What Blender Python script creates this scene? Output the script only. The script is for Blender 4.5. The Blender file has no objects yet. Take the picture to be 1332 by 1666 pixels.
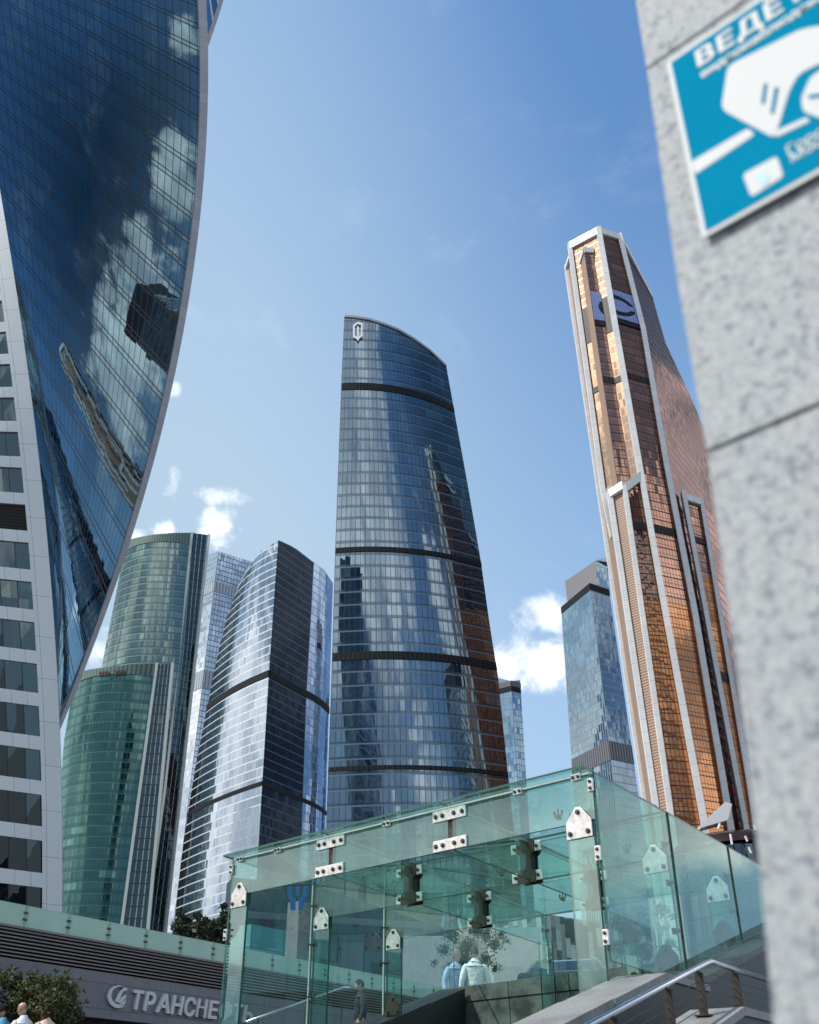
import bpy, bmesh, math, random
from mathutils import Vector, Matrix, noise
random.seed(7)
R = math.radians
SC = bpy.context.scene
COL = SC.collection
# ------------------------------------------------------------------ camera
CAMZ = 1.6
FPX, PIT = 1682.0, R(31.15)
CP, SP = math.cos(PIT), math.sin(PIT)
cd = bpy.data.cameras.new('camera'); cam = bpy.data.objects.new('camera', cd); COL.objects.link(cam)
cam.location = (0, 0, CAMZ); cam.rotation_euler = (math.pi / 2 + PIT, 0, 0)
cd.sensor_fit = 'VERTICAL'; cd.sensor_height = 30.0; cd.sensor_width = 24.0
cd.lens = 30.0 * FPX / 1666.0
cd.clip_start = 0.05; cd.clip_end = 20000
cd.dof.use_dof = True; cd.dof.focus_distance = 22.0; cd.dof.aperture_fstop = 2.6
SC.camera = cam
# ------------------------------------------------------------------ exposure
SC.view_settings.view_transform = 'Standard'; SC.view_settings.look = 'None'
SC.view_settings.exposure = 0.25; SC.view_settings.gamma = 1
SC.cycles.max_bounces = 10; SC.cycles.glossy_bounces = 5; SC.cycles.diffuse_bounces = 3
SC.cycles.transparent_max_bounces = 32; SC.cycles.use_denoising = True
SC.cycles.caustics_reflective = False; SC.cycles.caustics_refractive = False
SC.cycles.sample_clamp_indirect = 6


class NT:
    """small helper for writing node trees"""
    def __init__(s, tree): s.t = tree; tree.nodes.clear()
    def n(s, typ, ins=None, out=0, **at):
        nd = s.t.nodes.new(typ)
        for k, v in at.items(): setattr(nd, k, v)
        for k, v in (ins or {}).items():
            sock = nd.inputs[k]
            if isinstance(v, bpy.types.NodeSocket): s.t.links.new(v, sock)
            else:
                if isinstance(v, (tuple, list)) and len(v) == 3 and sock.type == 'RGBA': v = (*v, 1)
                sock.default_value = v
        return nd.outputs[out] if out is not None else nd
    def m(s, op, a, b=0.0, c=0.0, clamp=False):
        return s.n('ShaderNodeMath', {0: a, 1: b, 2: c}, operation=op, use_clamp=clamp)
    def vm(s, op, a, b=(0, 0, 0), scale=None, out=0):
        d = {0: a, 1: b}
        if scale is not None: d = {0: a, 'Scale': scale}
        return s.n('ShaderNodeVectorMath', d, out=out, operation=op)
    def mix(s, f, a, b):
        nd = s.t.nodes.new('ShaderNodeMix'); nd.data_type = 'RGBA'
        for i, v in ((0, f), (6, a), (7, b)):
            if isinstance(v, bpy.types.NodeSocket): s.t.links.new(v, nd.inputs[i])
            else: nd.inputs[i].default_value = (*v, 1) if isinstance(v, (tuple, list)) and len(v) == 3 else v
        return nd.outputs[2]
    def ms(s, f, a, b):
        return s.n('ShaderNodeMixShader', {0: f, 1: a, 2: b})
    def ramp(s, x, a, b):
        return s.n('ShaderNodeMapRange', {'Value': x, 'From Min': a, 'From Max': b}, interpolation_type='SMOOTHSTEP')


# ------------------------------------------------------------------ projection
def ray(u, v):
    dx = (u - 666) / FPX; dz = (833 - v) / FPX
    return Vector((dx, CP - dz * SP, SP + dz * CP))
CAM = Vector((0, 0, CAMZ))
V2 = lambda x, y: Vector((x, y, 0))
def P(u, v, t): return CAM + ray(u, v) * t
def PY(u, v, Y): r = ray(u, v); return CAM + r * (Y / r.y)
def PZ(u, v, z): r = ray(u, v); return CAM + r * ((z - CAMZ) / r.z)
def PL(u, v, a, d):
    """pixel onto the vertical plane through a along the ground direction d"""
    r = ray(u, v); n = Vector((d[1], -d[0], 0))
    return CAM + r * ((Vector((a[0], a[1], 0)).dot(n)) / r.dot(n))
def proj(p):
    q = Vector(p) - CAM; d = q.y * CP + q.z * SP
    return 666 + FPX * q.x / d, 833 - FPX * (-q.y * SP + q.z * CP) / d

# ------------------------------------------------------------------ sky and sun
SUN_AZ, SUN_EL = R(-106), R(49)          # azimuth clockwise from +Y
sdir = Vector((math.sin(SUN_AZ) * math.cos(SUN_EL), math.cos(SUN_AZ) * math.cos(SUN_EL), math.sin(SUN_EL)))
W = bpy.data.worlds.new('World'); SC.world = W; W.use_nodes = True
T = NT(W.node_tree)
sky = T.n('ShaderNodeTexSky', sky_type='NISHITA', sun_disc=False, sun_elevation=SUN_EL, sun_rotation=SUN_AZ % (2 * math.pi),
          air_density=1.0, dust_density=1.0, ozone_density=1.0, altitude=150)
D = T.n('ShaderNodeTexCoord', out=0)
sx = T.n('ShaderNodeSeparateXYZ', {0: D}, out=None)
nz2 = T.n('ShaderNodeTexNoise', {'Vector': D, 'Scale': 34.0, 'Detail': 7.0, 'Roughness': 0.6, 'Distortion': 0.3})
# clouds: every bank is an ellipse in azimuth and elevation, broken up by fractal noise
az = T.m('MULTIPLY', T.n('ShaderNodeMath', {0: sx.outputs[0], 1: sx.outputs[1]}, operation='ARCTAN2'), 180 / math.pi)
el = T.m('MULTIPLY', T.m('ARCSINE', sx.outputs[2]), 180 / math.pi)
puff = T.n('ShaderNodeTexNoise', {'Vector': D, 'Scale': 9.0, 'Detail': 9.0, 'Roughness': 0.58, 'Distortion': 0.25})
dens = None
def bank(a0, e0, ra, re, amp=3.2, nz_=None, soft=.55, top=1.0):
    """cloud bank centred on azimuth a0, elevation e0 with radii ra, re in degrees"""
    global dens
    da = T.m('ABSOLUTE', T.m('SUBTRACT', az, a0)); da = T.m('MINIMUM', da, T.m('SUBTRACT', 360.0, da))
    p, q = T.m('DIVIDE', da, ra), T.m('DIVIDE', T.m('SUBTRACT', el, e0), re)
    b = T.m('SUBTRACT', 1.0, T.m('SQRT', T.m('ADD', T.m('MULTIPLY', p, p), T.m('MULTIPLY', q, q))))
    b = T.m('ADD', b, T.m('MULTIPLY', T.m('SUBTRACT', nz_ or puff, 0.5), amp))
    b = T.m('MULTIPLY', T.ramp(b, 0.0, soft), top)
    dens = b if dens is None else T.m('MAXIMUM', dens, b)
def ae(u, v): r = ray(u, v).normalized(); return math.degrees(math.atan2(r.x, r.y)), math.degrees(math.asin(r.z))
fine = nz2
for u, v, ra, re, am, tp in ((360, 858, 1.45, 1.3, 3.0, .85), (350, 806, 1.8, .6, 3.6, .6), (281, 778, .7, 1.3, 3.6, .45), (268, 862, .8, .5, 3.4, .55), (216, 876, 1.0, .5, 3.2, .6),
                             (892, 1004, 2.1, 1.5, 2.2, 1), (886, 1078, 3.8, 2.2, 2.2, 1), (828, 1095, 2.4, 1.7, 2.4, .95), (285, 632, .5, .5, 3.4, .35), (160, 1060, 1.8, 1.2, 2.8, .4)):
    bank(*ae(u, v), ra, re, am, fine, 1.0, tp)
for b in ((176, 35, 18, 14, 1.8), (-112, 46, 24, 15, 1.8), (-158, 33, 27, 15, 1.8), (168, 17, 16, 9, 2.2), (64, 30, 30, 11, 2.3), (86, 33, 12, 7, 2.2), (108, 29, 13, 8, 2.3), (143, 33, 7, 4, 2.6), (-72, 17, 34, 11, 2.6), (-100, 12, 24, 7, 2.4), (60, 14, 16, 4, 2.4), (-125, 10, 18, 6, 2.4), (117, 15, 22, 10, 2.2), (-112, 24, 14, 8, 2.4)):
    bank(*b)  # banks out of view, added for the reflections in the glass
wisp = T.n('ShaderNodeTexNoise', {'Vector': T.vm('MULTIPLY', D, (2.0, 2.0, 5.0)), 'Scale': 1.6, 'Detail': 8.0, 'Roughness': .62, 'Distortion': .8})
dens = T.m('MAXIMUM', dens, T.m('MULTIPLY', T.ramp(wisp, .50, .85), .22))
shade = T.ramp(T.n('ShaderNodeTexNoise', {'Vector': D, 'Scale': 7.0, 'Detail': 5.0}), 0.34, 0.68)
ccol = T.mix(shade, (6.2, 6.5, 6.9), (13.0, 12.5, 11.8))
# pale haze low down and towards the sun's side
hz_ = T.m('ADD', T.m('MULTIPLY', T.ramp(sx.outputs[0], .26, -.22), .72), T.m('MULTIPLY', T.m('SUBTRACT', 48.0, el), .019), clamp=True)
skyt = T.vm('MULTIPLY', sky, (.85, 1.19, 1.36))
deep = T.m('MULTIPLY', T.ramp(sx.outputs[0], .28, .75), T.ramp(el, 16.0, 40.0))
skyt = T.mix(deep, skyt, (.14, .50, 1.02))
skyt = T.mix(hz_, skyt, (2.7, 3.62, 4.6))
fin = T.mix(T.m('MULTIPLY', dens, 0.95), skyt, ccol)
bg = T.n('ShaderNodeBackground', {'Color': fin, 'Strength': 0.15})
T.n('ShaderNodeOutputWorld', {0: bg}, out=None)

sl = bpy.data.lights.new('sun', 'SUN'); sun = bpy.data.objects.new('sun', sl); COL.objects.link(sun)
sl.energy = 3.6; sl.angle = R(0.53); sl.color = (1.0, 0.94, 0.85)
sun.rotation_euler = (-sdir).to_track_quat('-Z', 'Y').to_euler(); sun.location = (0, 0, 400)

# ------------------------------------------------------------------ mesh builder
BASE = {}
def tag(o, label=None, cat=None, group=None, kind=None):
    if label: o['label'] = label
    if cat: o['category'] = cat
    if group: o['group'] = group
    if kind: o['kind'] = kind
    return o
def thing(name, label, cat, loc=(0, 0, 0), group=None):
    o = bpy.data.objects.new(name, None); COL.objects.link(o); o.empty_display_size = 0.3
    o.location = loc; BASE[o] = Vector(loc)
    return tag(o, label, cat, group)

class MB:
    def __init__(s): s.v = []; s.f = []; s.uv = []; s.mi = []
    def face(s, pts, uvs=None, mi=0):
        i = len(s.v); s.v += [Vector(p) for p in pts]; s.f.append(tuple(range(i, i + len(pts))))
        s.uv.append(uvs or [(0, 0)] * len(pts)); s.mi.append(mi)
    def grid(s, fn, nu, nv, uvf=None, mi=0, flip=False):
        b = len(s.v)
        for j in range(nv + 1):
            for i in range(nu + 1): s.v.append(Vector(fn(i / nu, j / nv)))
        for j in range(nv):
            for i in range(nu):
                q = [(i, j), (i + 1, j), (i + 1, j + 1), (i, j + 1)]
                if flip: q.reverse()
                s.f.append(tuple(b + y * (nu + 1) + x for x, y in q)); s.mi.append(mi)
                s.uv.append([uvf(x / nu, y / nv) if uvf else (x / nu, y / nv) for x, y in q])
    def box(s, c, ax, ay, az, mi=0, edge=None):
        """ax, ay, az: half-extent vectors; edge = material index for the four thin sides (thin along ay)"""
        c, ax, ay, az = map(Vector, (c, ax, ay, az)); e = mi if edge is None else edge
        lx, ly, lz = ax.length * 2, ay.length * 2, az.length * 2
        for sgn, n, p, q, lp, lq, m in ((1, ay, ax, az, lx, lz, mi), (-1, ay, ax, az, lx, lz, mi), (1, ax, ay, az, ly, lz, e), (-1, ax, ay, az, ly, lz, e), (1, az, ax, ay, lx, ly, e), (-1, az, ax, ay, lx, ly, e)):
            o = c + n * sgn; k = [o - p - q, o + p - q, o + p + q, o - p + q]
            if (k[1] - k[0]).cross(k[2] - k[0]).dot(n * sgn) < 0: k.reverse()
            s.face(k, [(0, 0), (lp, 0), (lp, lq), (0, lq)], m)
    def prism(s, poly, ex, mi=0, side=None):
        poly = [Vector(p) for p in poly]; ex = Vector(ex); top = [p + ex for p in poly]
        nrm = Vector((0, 0, 0))
        for i in range(len(poly)): nrm += poly[i].cross(poly[(i + 1) % len(poly)])
        if nrm.dot(ex) > 0: poly, top = poly[::-1], top[::-1]
        uax = (poly[1] - poly[0]).normalized()
        s.face(poly, None, mi); s.face(top[::-1], None, mi)
        n = len(poly)
        for i in range(n):
            j = (i + 1) % n
            s.face([poly[j], poly[i], top[i], top[j]], None, mi if side is None else side)
    def pane(s, poly, ex, mi=0, side=1): s.prism(poly, ex, mi, side)
    def tube(s, pts, r, n=8, mi=0, caps=True):
        pts = [Vector(p) for p in pts]; rs = r if isinstance(r, (list, tuple)) else [r] * len(pts)
        b = len(s.v); prev = None
        for k, p in enumerate(pts):
            d = (pts[min(k + 1, len(pts) - 1)] - pts[max(k - 1, 0)]).normalized()
            x = d.orthogonal().normalized() if prev is None else (prev - d * prev.dot(d)).normalized()
            prev = x; y = d.cross(x)
            for i in range(n):
                a = 2 * math.pi * i / n
                s.v.append(p + (x * math.cos(a) + y * math.sin(a)) * rs[k])
        for k in range(len(pts) - 1):
            for i in range(n):
                j = (i + 1) % n
                s.f.append((b + k * n + i, b + k * n + j, b + (k + 1) * n + j, b + (k + 1) * n + i)); s.mi.append(mi)
                s.uv.append([(0, 0)] * 4)
        if caps:
            s.f.append(tuple(b + i for i in range(n))[::-1]); s.mi.append(mi); s.uv.append([(0, 0)] * n)
            e = b + (len(pts) - 1) * n
            s.f.append(tuple(e + i for i in range(n))); s.mi.append(mi); s.uv.append([(0, 0)] * n)
    def ball(s, c, rx, ry, rz, nu=12, nv=8, mi=0, rot=None):
        c = Vector(c)
        def fn(a, b):
            th = 2 * math.pi * a; ph = math.pi * (b - .5)
            p = Vector((rx * math.cos(ph) * math.cos(th), ry * math.cos(ph) * math.sin(th), rz * math.sin(ph)))
            return c + (rot @ p if rot else p)
        s.grid(fn, nu, nv, None, mi)
    def build(s, name, mats, parent=None, base=None, smooth=False, bevel=0):
        root = parent
        while root is not None and root.parent: root = root.parent
        b = BASE[root] if root is not None else Vector(base or (0, 0, 0))
        me = bpy.data.meshes.new(name)
        me.from_pydata([tuple(p - b) for p in s.v], [], s.f)
        uvl = me.uv_layers.new(name='UVMap'); k = 0
        for poly, u in zip(me.polygons, s.uv):
            for li, w in zip(poly.loop_indices, u): uvl.data[li].uv = w
        for m in (mats if isinstance(mats, (list, tuple)) else [mats]): me.materials.append(m)
        for poly, m in zip(me.polygons, s.mi): poly.material_index = m; poly.use_smooth = smooth
        if smooth or bevel:
            bm = bmesh.new(); bm.from_mesh(me); bmesh.ops.remove_doubles(bm, verts=bm.verts, dist=1e-4)
            bm.to_mesh(me); bm.free()
        me.validate(); me.update()
        o = bpy.data.objects.new(name, me); COL.objects.link(o)
        if bevel:
            md = o.modifiers.new('bevel', 'BEVEL'); md.width = bevel; md.segments = 2; md.limit_method = 'ANGLE'
        if parent is not None: o.parent = parent
        else: o.location = b; BASE[o] = b
        return o

# ------------------------------------------------------------------ materials
def mat(name):
    m = bpy.data.materials.new(name); m.use_nodes = True
    return m, NT(m.node_tree)
def plain(name, col, rough=0.6, metal=0.0, var=0.12, scale=3.0, bump=0.0, bscale=40.0, spec=0.5, coord='obj'):
    m, t = mat(name)
    co = t.n('ShaderNodeTexCoord', out=3)
    nz = t.n('ShaderNodeTexNoise', {'Vector': co, 'Scale': scale, 'Detail': 6.0, 'Roughness': 0.65})
    f = t.n('ShaderNodeMapRange', {'Value': nz, 'From Min': 0.3, 'From Max': 0.7, 'To Min': 1 - var, 'To Max': 1 + var})
    c = t.vm('SCALE', tuple(col), scale=f)
    d = {'Base Color': c, 'Roughness': rough, 'Metallic': metal, 'Specular IOR Level': spec}
    if bump:
        bn = t.n('ShaderNodeTexNoise', {'Vector': co, 'Scale': bscale, 'Detail': 4.0})
        d['Normal'] = t.n('ShaderNodeBump', {'Height': bn, 'Strength': bump, 'Distance': 0.02})
    t.n('ShaderNodeOutputMaterial', {0: t.n('ShaderNodeBsdfPrincipled', d)}, out=None)
    return m

def curtain(name, body, tint, r0, pw, fh, mu=.08, mv=.08, mcol=(.05, .06, .07), hcol=None, jit=.012, rough=.015, var=.5, run=5,
            hl2=None, blind=0.0, bcol=(.35, .38, .4), sp=0.0, spcol=None, wav=.006, ior=1.5, seed=0.0, vofs=0.0, fscale=1.0, hrough=.35):
    """coated-glass curtain wall: UV in metres, panes pw wide, floors fh high"""
    m, t = mat(name)
    uv = t.n('ShaderNodeUVMap', uv_map='UVMap'); s = t.n('ShaderNodeSeparateXYZ', {0: uv}, out=None)
    cu = t.m('DIVIDE', s.outputs[0], pw); cv = t.m('DIVIDE', t.m('ADD', s.outputs[1], vofs), fh)
    fu, fv, iu, iv = t.m('FRACT', cu), t.m('FRACT', cv), t.m('FLOOR', cu), t.m('FLOOR', cv)
    wn = t.n('ShaderNodeTexWhiteNoise', {'Vector': t.n('ShaderNodeCombineXYZ', {0: iu, 1: iv, 2: seed})}, out=None)
    wr = t.n('ShaderNodeTexWhiteNoise', {'Vector': t.n('ShaderNodeCombineXYZ', {0: t.m('FLOOR', t.m('DIVIDE', t.m('ADD', iu, t.m('MULTIPLY', iv, 1.7)), float(run))), 1: iv, 2: seed + 3})}, out=None)
    geo = t.n('ShaderNodeNewGeometry', out=1)
    off = t.vm('SCALE', t.vm('SUBTRACT', wn.outputs[1], (.5, .5, .5)), scale=jit * 2)
    pn = t.n('ShaderNodeTexNoise', {'Vector': t.vm('ADD', t.n('ShaderNodeCombineXYZ', {0: cu, 1: t.m('MULTIPLY', cv, .8), 2: 0.0}), t.vm('SCALE', wn.outputs[1], scale=7.0)), 'Scale': 1.1, 'Detail': 1.0}, out=1)
    off2 = t.vm('SCALE', t.vm('SUBTRACT', pn, (.5, .5, .5)), scale=wav * 2)
    N = t.vm('NORMALIZE', t.vm('ADD', geo, t.vm('ADD', off, off2)))
    br = t.m('ADD', 1 - var, t.m('MULTIPLY', var * 2, t.m('MULTIPLY', wr.outputs[0], t.m('ADD', .5, t.m('MULTIPLY', .5, wn.outputs[0])))))
    bc = t.vm('SCALE', tuple(body), scale=br)
    if blind:
        bc = t.mix(t.m('LESS_THAN', wr.outputs[0], blind), bc, t.vm('SCALE', tuple(bcol), scale=t.m('ADD', .5, t.m('MULTIPLY', .5, wn.outputs[0]))))
    fr = t.n('ShaderNodeFresnel', {'IOR': ior, 'Normal': N})
    fac = t.m('ADD', r0, t.m('MULTIPLY', fr, fscale), clamp=True)
    fac = t.m('MULTIPLY', fac, t.m('ADD', .88, t.m('MULTIPLY', .16, wr.outputs[0])), clamp=True)
    gl = t.n('ShaderNodeBsdfGlossy', {'Color': tuple(tint), 'Roughness': rough, 'Normal': N})
    sh = t.ms(fac, t.n('ShaderNodeBsdfDiffuse', {'Color': bc}), gl)
    if sp:
        spm = t.m('LESS_THAN', fv, mv + sp)
        sh = t.ms(spm, sh, t.ms(t.m('MULTIPLY', fac, .6), t.n('ShaderNodeBsdfDiffuse', {'Color': tuple(spcol or body)}), t.n('ShaderNodeBsdfGlossy', {'Color': tuple(tint), 'Roughness': .12, 'Normal': N})))
    vm_ = t.n('ShaderNodeBsdfPrincipled', {'Base Color': tuple(mcol), 'Roughness': .4, 'Metallic': .2})
    hm_ = vm_ if hcol is None else t.n('ShaderNodeBsdfPrincipled', {'Base Color': tuple(hcol), 'Roughness': hrough, 'Metallic': .3})
    if mu: sh = t.ms(t.m('LESS_THAN', fu, mu), sh, vm_)
    hmask = t.m('LESS_THAN', fv, mv)
    if hl2: hmask = t.m('MAXIMUM', hmask, t.m('MULTIPLY', t.m('GREATER_THAN', fv, hl2[0]), t.m('LESS_THAN', fv, hl2[1])))
    sh = t.ms(hmask, sh, hm_)
    t.n('ShaderNodeOutputMaterial', {0: sh}, out=None)
    return m

def panels(name, col, pw, ph, joint=.012, jcol=(.12, .13, .14), rough=.45, var=.06, metal=0.0, streak=.12, spec=.5, off=0.0):
    """cladding panels with joints, UV in metres"""
    m, t = mat(name)
    uv = t.n('ShaderNodeUVMap', uv_map='UVMap'); s = t.n('ShaderNodeSeparateXYZ', {0: uv}, out=None)
    cu = t.m('DIVIDE', s.outputs[0], pw); cv = t.m('ADD', t.m('DIVIDE', s.outputs[1], ph), off)
    wn = t.n('ShaderNodeTexWhiteNoise', {'Vector': t.n('ShaderNodeCombineXYZ', {0: t.m('FLOOR', cu), 1: t.m('FLOOR', cv), 2: 0.0})})
    st = t.n('ShaderNodeTexNoise', {'Vector': t.n('ShaderNodeCombineXYZ', {0: t.m('MULTIPLY', s.outputs[0], 3.0), 1: t.m('MULTIPLY', s.outputs[1], .25), 2: 0.0}), 'Scale': 1.0, 'Detail': 5.0})
    k = t.m('ADD', t.m('ADD', 1 - var - streak / 2, t.m('MULTIPLY', wn, var * 2)), t.m('MULTIPLY', st, streak))
    jm = t.m('MAXIMUM', t.m('LESS_THAN', t.m('FRACT', cu), joint / pw), t.m('LESS_THAN', t.m('FRACT', cv), joint / ph))
    c = t.mix(jm, t.vm('SCALE', tuple(col), scale=k), tuple(jcol))
    t.n('ShaderNodeOutputMaterial', {0: t.n('ShaderNodeBsdfPrincipled', {'Base Color': c, 'Roughness': rough, 'Metallic': metal, 'Specular IOR Level': spec})}, out=None)
    return m

def louvre(name, c1, c2, pitch, duty=.5, axis=1, rough=.5):
    m, t = mat(name)
    uv = t.n('ShaderNodeUVMap', uv_map='UVMap'); s = t.n('ShaderNodeSeparateXYZ', {0: uv}, out=None)
    f = t.m('LESS_THAN', t.m('FRACT', t.m('DIVIDE', s.outputs[axis], pitch)), duty)
    t.n('ShaderNodeOutputMaterial', {0: t.n('ShaderNodeBsdfPrincipled', {'Base Color': t.mix(f, tuple(c1), tuple(c2)), 'Roughness': rough, 'Specular IOR Level': .2})}, out=None)
    return m

def pane_glass(name, tint, haze=.04, hcol=(.45, .6, .55), r0=.04, ior=1.5, wav=.004, rough=.0):
    """clear architectural glass; every face of the pane tints what is seen through it"""
    m, t = mat(name)
    co = t.n('ShaderNodeTexCoord', out=3); geo = t.n('ShaderNodeNewGeometry', out=1)
    pn = t.n('ShaderNodeTexNoise', {'Vector': co, 'Scale': 1.3, 'Detail': 2.0}, out=1)
    N = t.vm('NORMALIZE', t.vm('ADD', geo, t.vm('SCALE', t.vm('SUBTRACT', pn, (.5, .5, .5)), scale=wav * 2)))
    front = t.m('SUBTRACT', 1.0, t.n('ShaderNodeNewGeometry', out=None).outputs['Backfacing'])
    fac = t.m('MULTIPLY', t.m('ADD', r0, t.m('MULTIPLY', t.n('ShaderNodeFresnel', {'IOR': ior, 'Normal': N}), 1.2)), front, clamp=True)
    dust = t.n('ShaderNodeTexNoise', {'Vector': co, 'Scale': 2.5, 'Detail': 8.0, 'Roughness': .7})
    tr = t.n('ShaderNodeBsdfTransparent', {'Color': tuple(tint)})
    run_ = t.n('ShaderNodeTexNoise', {'Vector': t.vm('MULTIPLY', co, (9.0, 9.0, .7)), 'Scale': 1.0, 'Detail': 5.0, 'Roughness': .7})
    grime = t.m('ADD', t.ramp(dust, .3, .75), t.m('MULTIPLY', t.ramp(run_, .5, .75), 1.6))
    body = t.ms(t.m('MULTIPLY', grime, haze * 1.5), tr, t.n('ShaderNodeBsdfDiffuse', {'Color': tuple(hcol)}))
    sh = t.ms(fac, body, t.n('ShaderNodeBsdfGlossy', {'Color': (.84, 1, .97), 'Roughness': rough, 'Normal': N}))
    t.n('ShaderNodeOutputMaterial', {0: sh}, out=None)
    return m
# ------------------------------------------------------------------ ground
def smooth(a, b, x): x = min(1, max(0, (x - a) / (b - a))); return x * x * (3 - 2 * x)
def ground_z(x, y):
    """street level about 2 m above the sunken court the camera stands in, rising to 2.9 m behind the canopy"""
    up = 2.0 + 0.9 * smooth(14.5, 18.5, y) * smooth(-3.5, -0.5, x)
    pit = smooth(5.2, 5.9, max(abs(x - 1.5) - 2.0, abs(y + 1) - 0.5))
    return (up + 0.8 * smooth(20.3, 23, y) * smooth(-1, 1, x)) * pit
GX = [-4000, -900, -300, -120, -60, -30, -20, -14] + [-10 + .7 * i for i in range(31)] + [14, 20, 30, 60, 120, 300, 900, 4000]
m_ground = plain('paving', (.17, .165, .16), .8, var=.2, scale=.6, bump=.2)
mb = MB()
GY = [g + 4 for g in GX]
for j in range(len(GY) - 1):
    for i in range(len(GX) - 1):
        q = [(GX[i], GY[j]), (GX[i + 1], GY[j]), (GX[i + 1], GY[j + 1]), (GX[i], GY[j + 1])]
        mb.face([(x, y, ground_z(x, y)) for x, y in q])
tag(mb.build('ground', m_ground), kind='structure')

# ------------------------------------------------------------------ towers: edges and facades
class Edge:
    """a corner of a tower, as points (z, x, y) interpolated over height"""
    def __init__(s, pts): s.p = sorted((p.z, p.x, p.y) for p in pts); s.top = s.p[-1][0]
    def __call__(s, z):
        p = s.p; k = 0
        while k < len(p) - 2 and z > p[k + 1][0]: k += 1
        a, b = p[k], p[k + 1]; f = min(1.0 if k == len(p) - 2 else 9, (z - a[0]) / (b[0] - a[0]))
        return Vector((a[1] + (b[1] - a[1]) * f, a[2] + (b[2] - a[2]) * f, z))
def edgeY(px, y0, y1=None):
    """pixels from top to bottom, ground distance y0 at the top to y1 at the bottom"""
    y1 = y0 if y1 is None else y1; va, vb = px[0][1], px[-1][1]
    return Edge([PY(u, v, y0 + (y1 - y0) * (v - va) / (vb - va)) for u, v in px])
def edgeL(px, a, d): return Edge([PL(u, v, a, d) for u, v in px])
def lerpc(c, x):
    if x <= c[0][0]: return c[0][1]
    for (a, b), (e, f) in zip(c, c[1:]):
        if x <= e: return b + (f - b) * (x - a) / (e - a)
    return c[-1][1]
class Facade:
    def __init__(s, L, Rr, sag=0.0, out=None):
        s.L, s.R, s.sag = L, Rr, sag
        zm = min(L.top, Rr.top) * .6; a, b = L(zm), Rr(zm); d = b - a; s.w = math.hypot(d.x, d.y) * (1 + 2.7 * (sag / max(1, d.length)) ** 2)
        n = Vector((d.y, -d.x, 0)).normalized()
        if out is None:
            if n.dot(-((a + b) / 2)) < 0: n = -n
        elif n.dot(Vector((*out, 0))) < 0: n = -n
        s.n = n
        s.top = lambda f: L.top + (Rr.top - L.top) * f
    def pt(s, f, z, off=0.0):
        p = s.L(z).lerp(s.R(z), f)
        return p + s.n * (s.sag * 4 * f * (1 - f) + off)
    def topcurve(s, cv):
        def zt(f):
            lo, hi = 5.0, 420.0
            for _ in range(40):
                m = (lo + hi) / 2; u, v = proj(s.pt(f, m))
                if v > lerpc(cv, u): lo = m
                else: hi = m
            return lo
        s.top = zt
    def mesh(s, mb, z0=2.0, z1=None, nu=16, nv=40, f0=0.0, f1=1.0, off=0.0, mi=0):
        tops = {}
        def ztop(f):
            k = round(f, 5)
            if k not in tops: tops[k] = s.top(f) if z1 is None else (z1(f) if callable(z1) else z1)
            return tops[k]
        def fn(a, b):
            f = f0 + (f1 - f0) * a; return s.pt(f, z0 + (ztop(f) - z0) * b, off)
        def uvf(a, b):
            f = f0 + (f1 - f0) * a; return (f * s.w, z0 + (ztop(f) - z0) * b)
        flip = (s.R(50) - s.L(50)).cross(Vector((0, 0, 1))).dot(s.n) < 0
        mb.grid(fn, nu, nv, uvf, mi, flip)
    def build(s, name, m, parent, **k):
        mb = MB(); s.mesh(mb, **k); return mb.build(name, m, parent, smooth=True)
def sweep(mb, pts, wv, dv):
    """a rectangular bar along pts; wv, dv = half width and half depth vectors"""
    wv, dv = Vector(wv), Vector(dv); c = [-wv - dv, wv - dv, wv + dv, -wv + dv]; L = 0
    for k in range(len(pts) - 1):
        a, b = Vector(pts[k]), Vector(pts[k + 1]); l = (b - a).length
        for i in range(4):
            j = (i + 1) % 4; wd = (c[j] - c[i]).length
            q = [a + c[i], a + c[j], b + c[j], b + c[i]]
            mb.face(q, [(0, L), (wd, L), (wd, L + l), (0, L + l)])
        L += l
    mb.face([Vector(pts[-1]) + x for x in c]); mb.face([Vector(pts[0]) + x for x in c][::-1])
def rear_and_roof(root, facs, depth, mrear, mroof, z0=2.0, nu=10, drop=0.6):
    """closes a tower: a bowed rear wall from the last facade back to the first, and a roof just below the parapet"""
    L, Rr = facs[0].L, facs[-1].R
    away = Vector((0, 0, 0))
    for f in facs: away -= f.n
    away.normalize()
    def pt(f, z): return Rr(z).lerp(L(z), f) + away * depth * math.sin(math.pi * f)
    zt = lambda f: Rr.top + (L.top - Rr.top) * f
    mb = MB(); w = (Rr(50) - L(50)).length + depth
    mb.grid(lambda a, b: pt(a, z0 + (zt(a) - z0) * b), nu, 20, lambda a, b: (a * w, z0 + (zt(a) - z0) * b))
    mb.build('rear_wall', mrear, root, smooth=True)
    ring = []
    for fc in facs:
        for i in range(13):
            f = i / 12; z = fc.top(f); p = fc.pt(f, z); ring.append(p - Vector((0, 0, drop)) - fc.n * .05)
    for i in range(1, nu): f = i / nu; ring.append(pt(f, zt(f) - drop))
    c = sum(ring, Vector()) / len(ring)
    mb = MB()
    for i in range(len(ring)): mb.face([ring[i], ring[(i + 1) % len(ring)], c])
    mb.build('roof', mroof, root)

m_roof = plain('roof_grey', (.2, .2, .21), .8)
m_white = panels('white_cladding', (.72, .74, .76), 3.0, 4.2, .06, (.35, .36, .38), .4)
m_band = louvre('louvre_dark', (.006, .008, .010), (.016, .02, .024), 1.3, .6, 0, .75)

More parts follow.
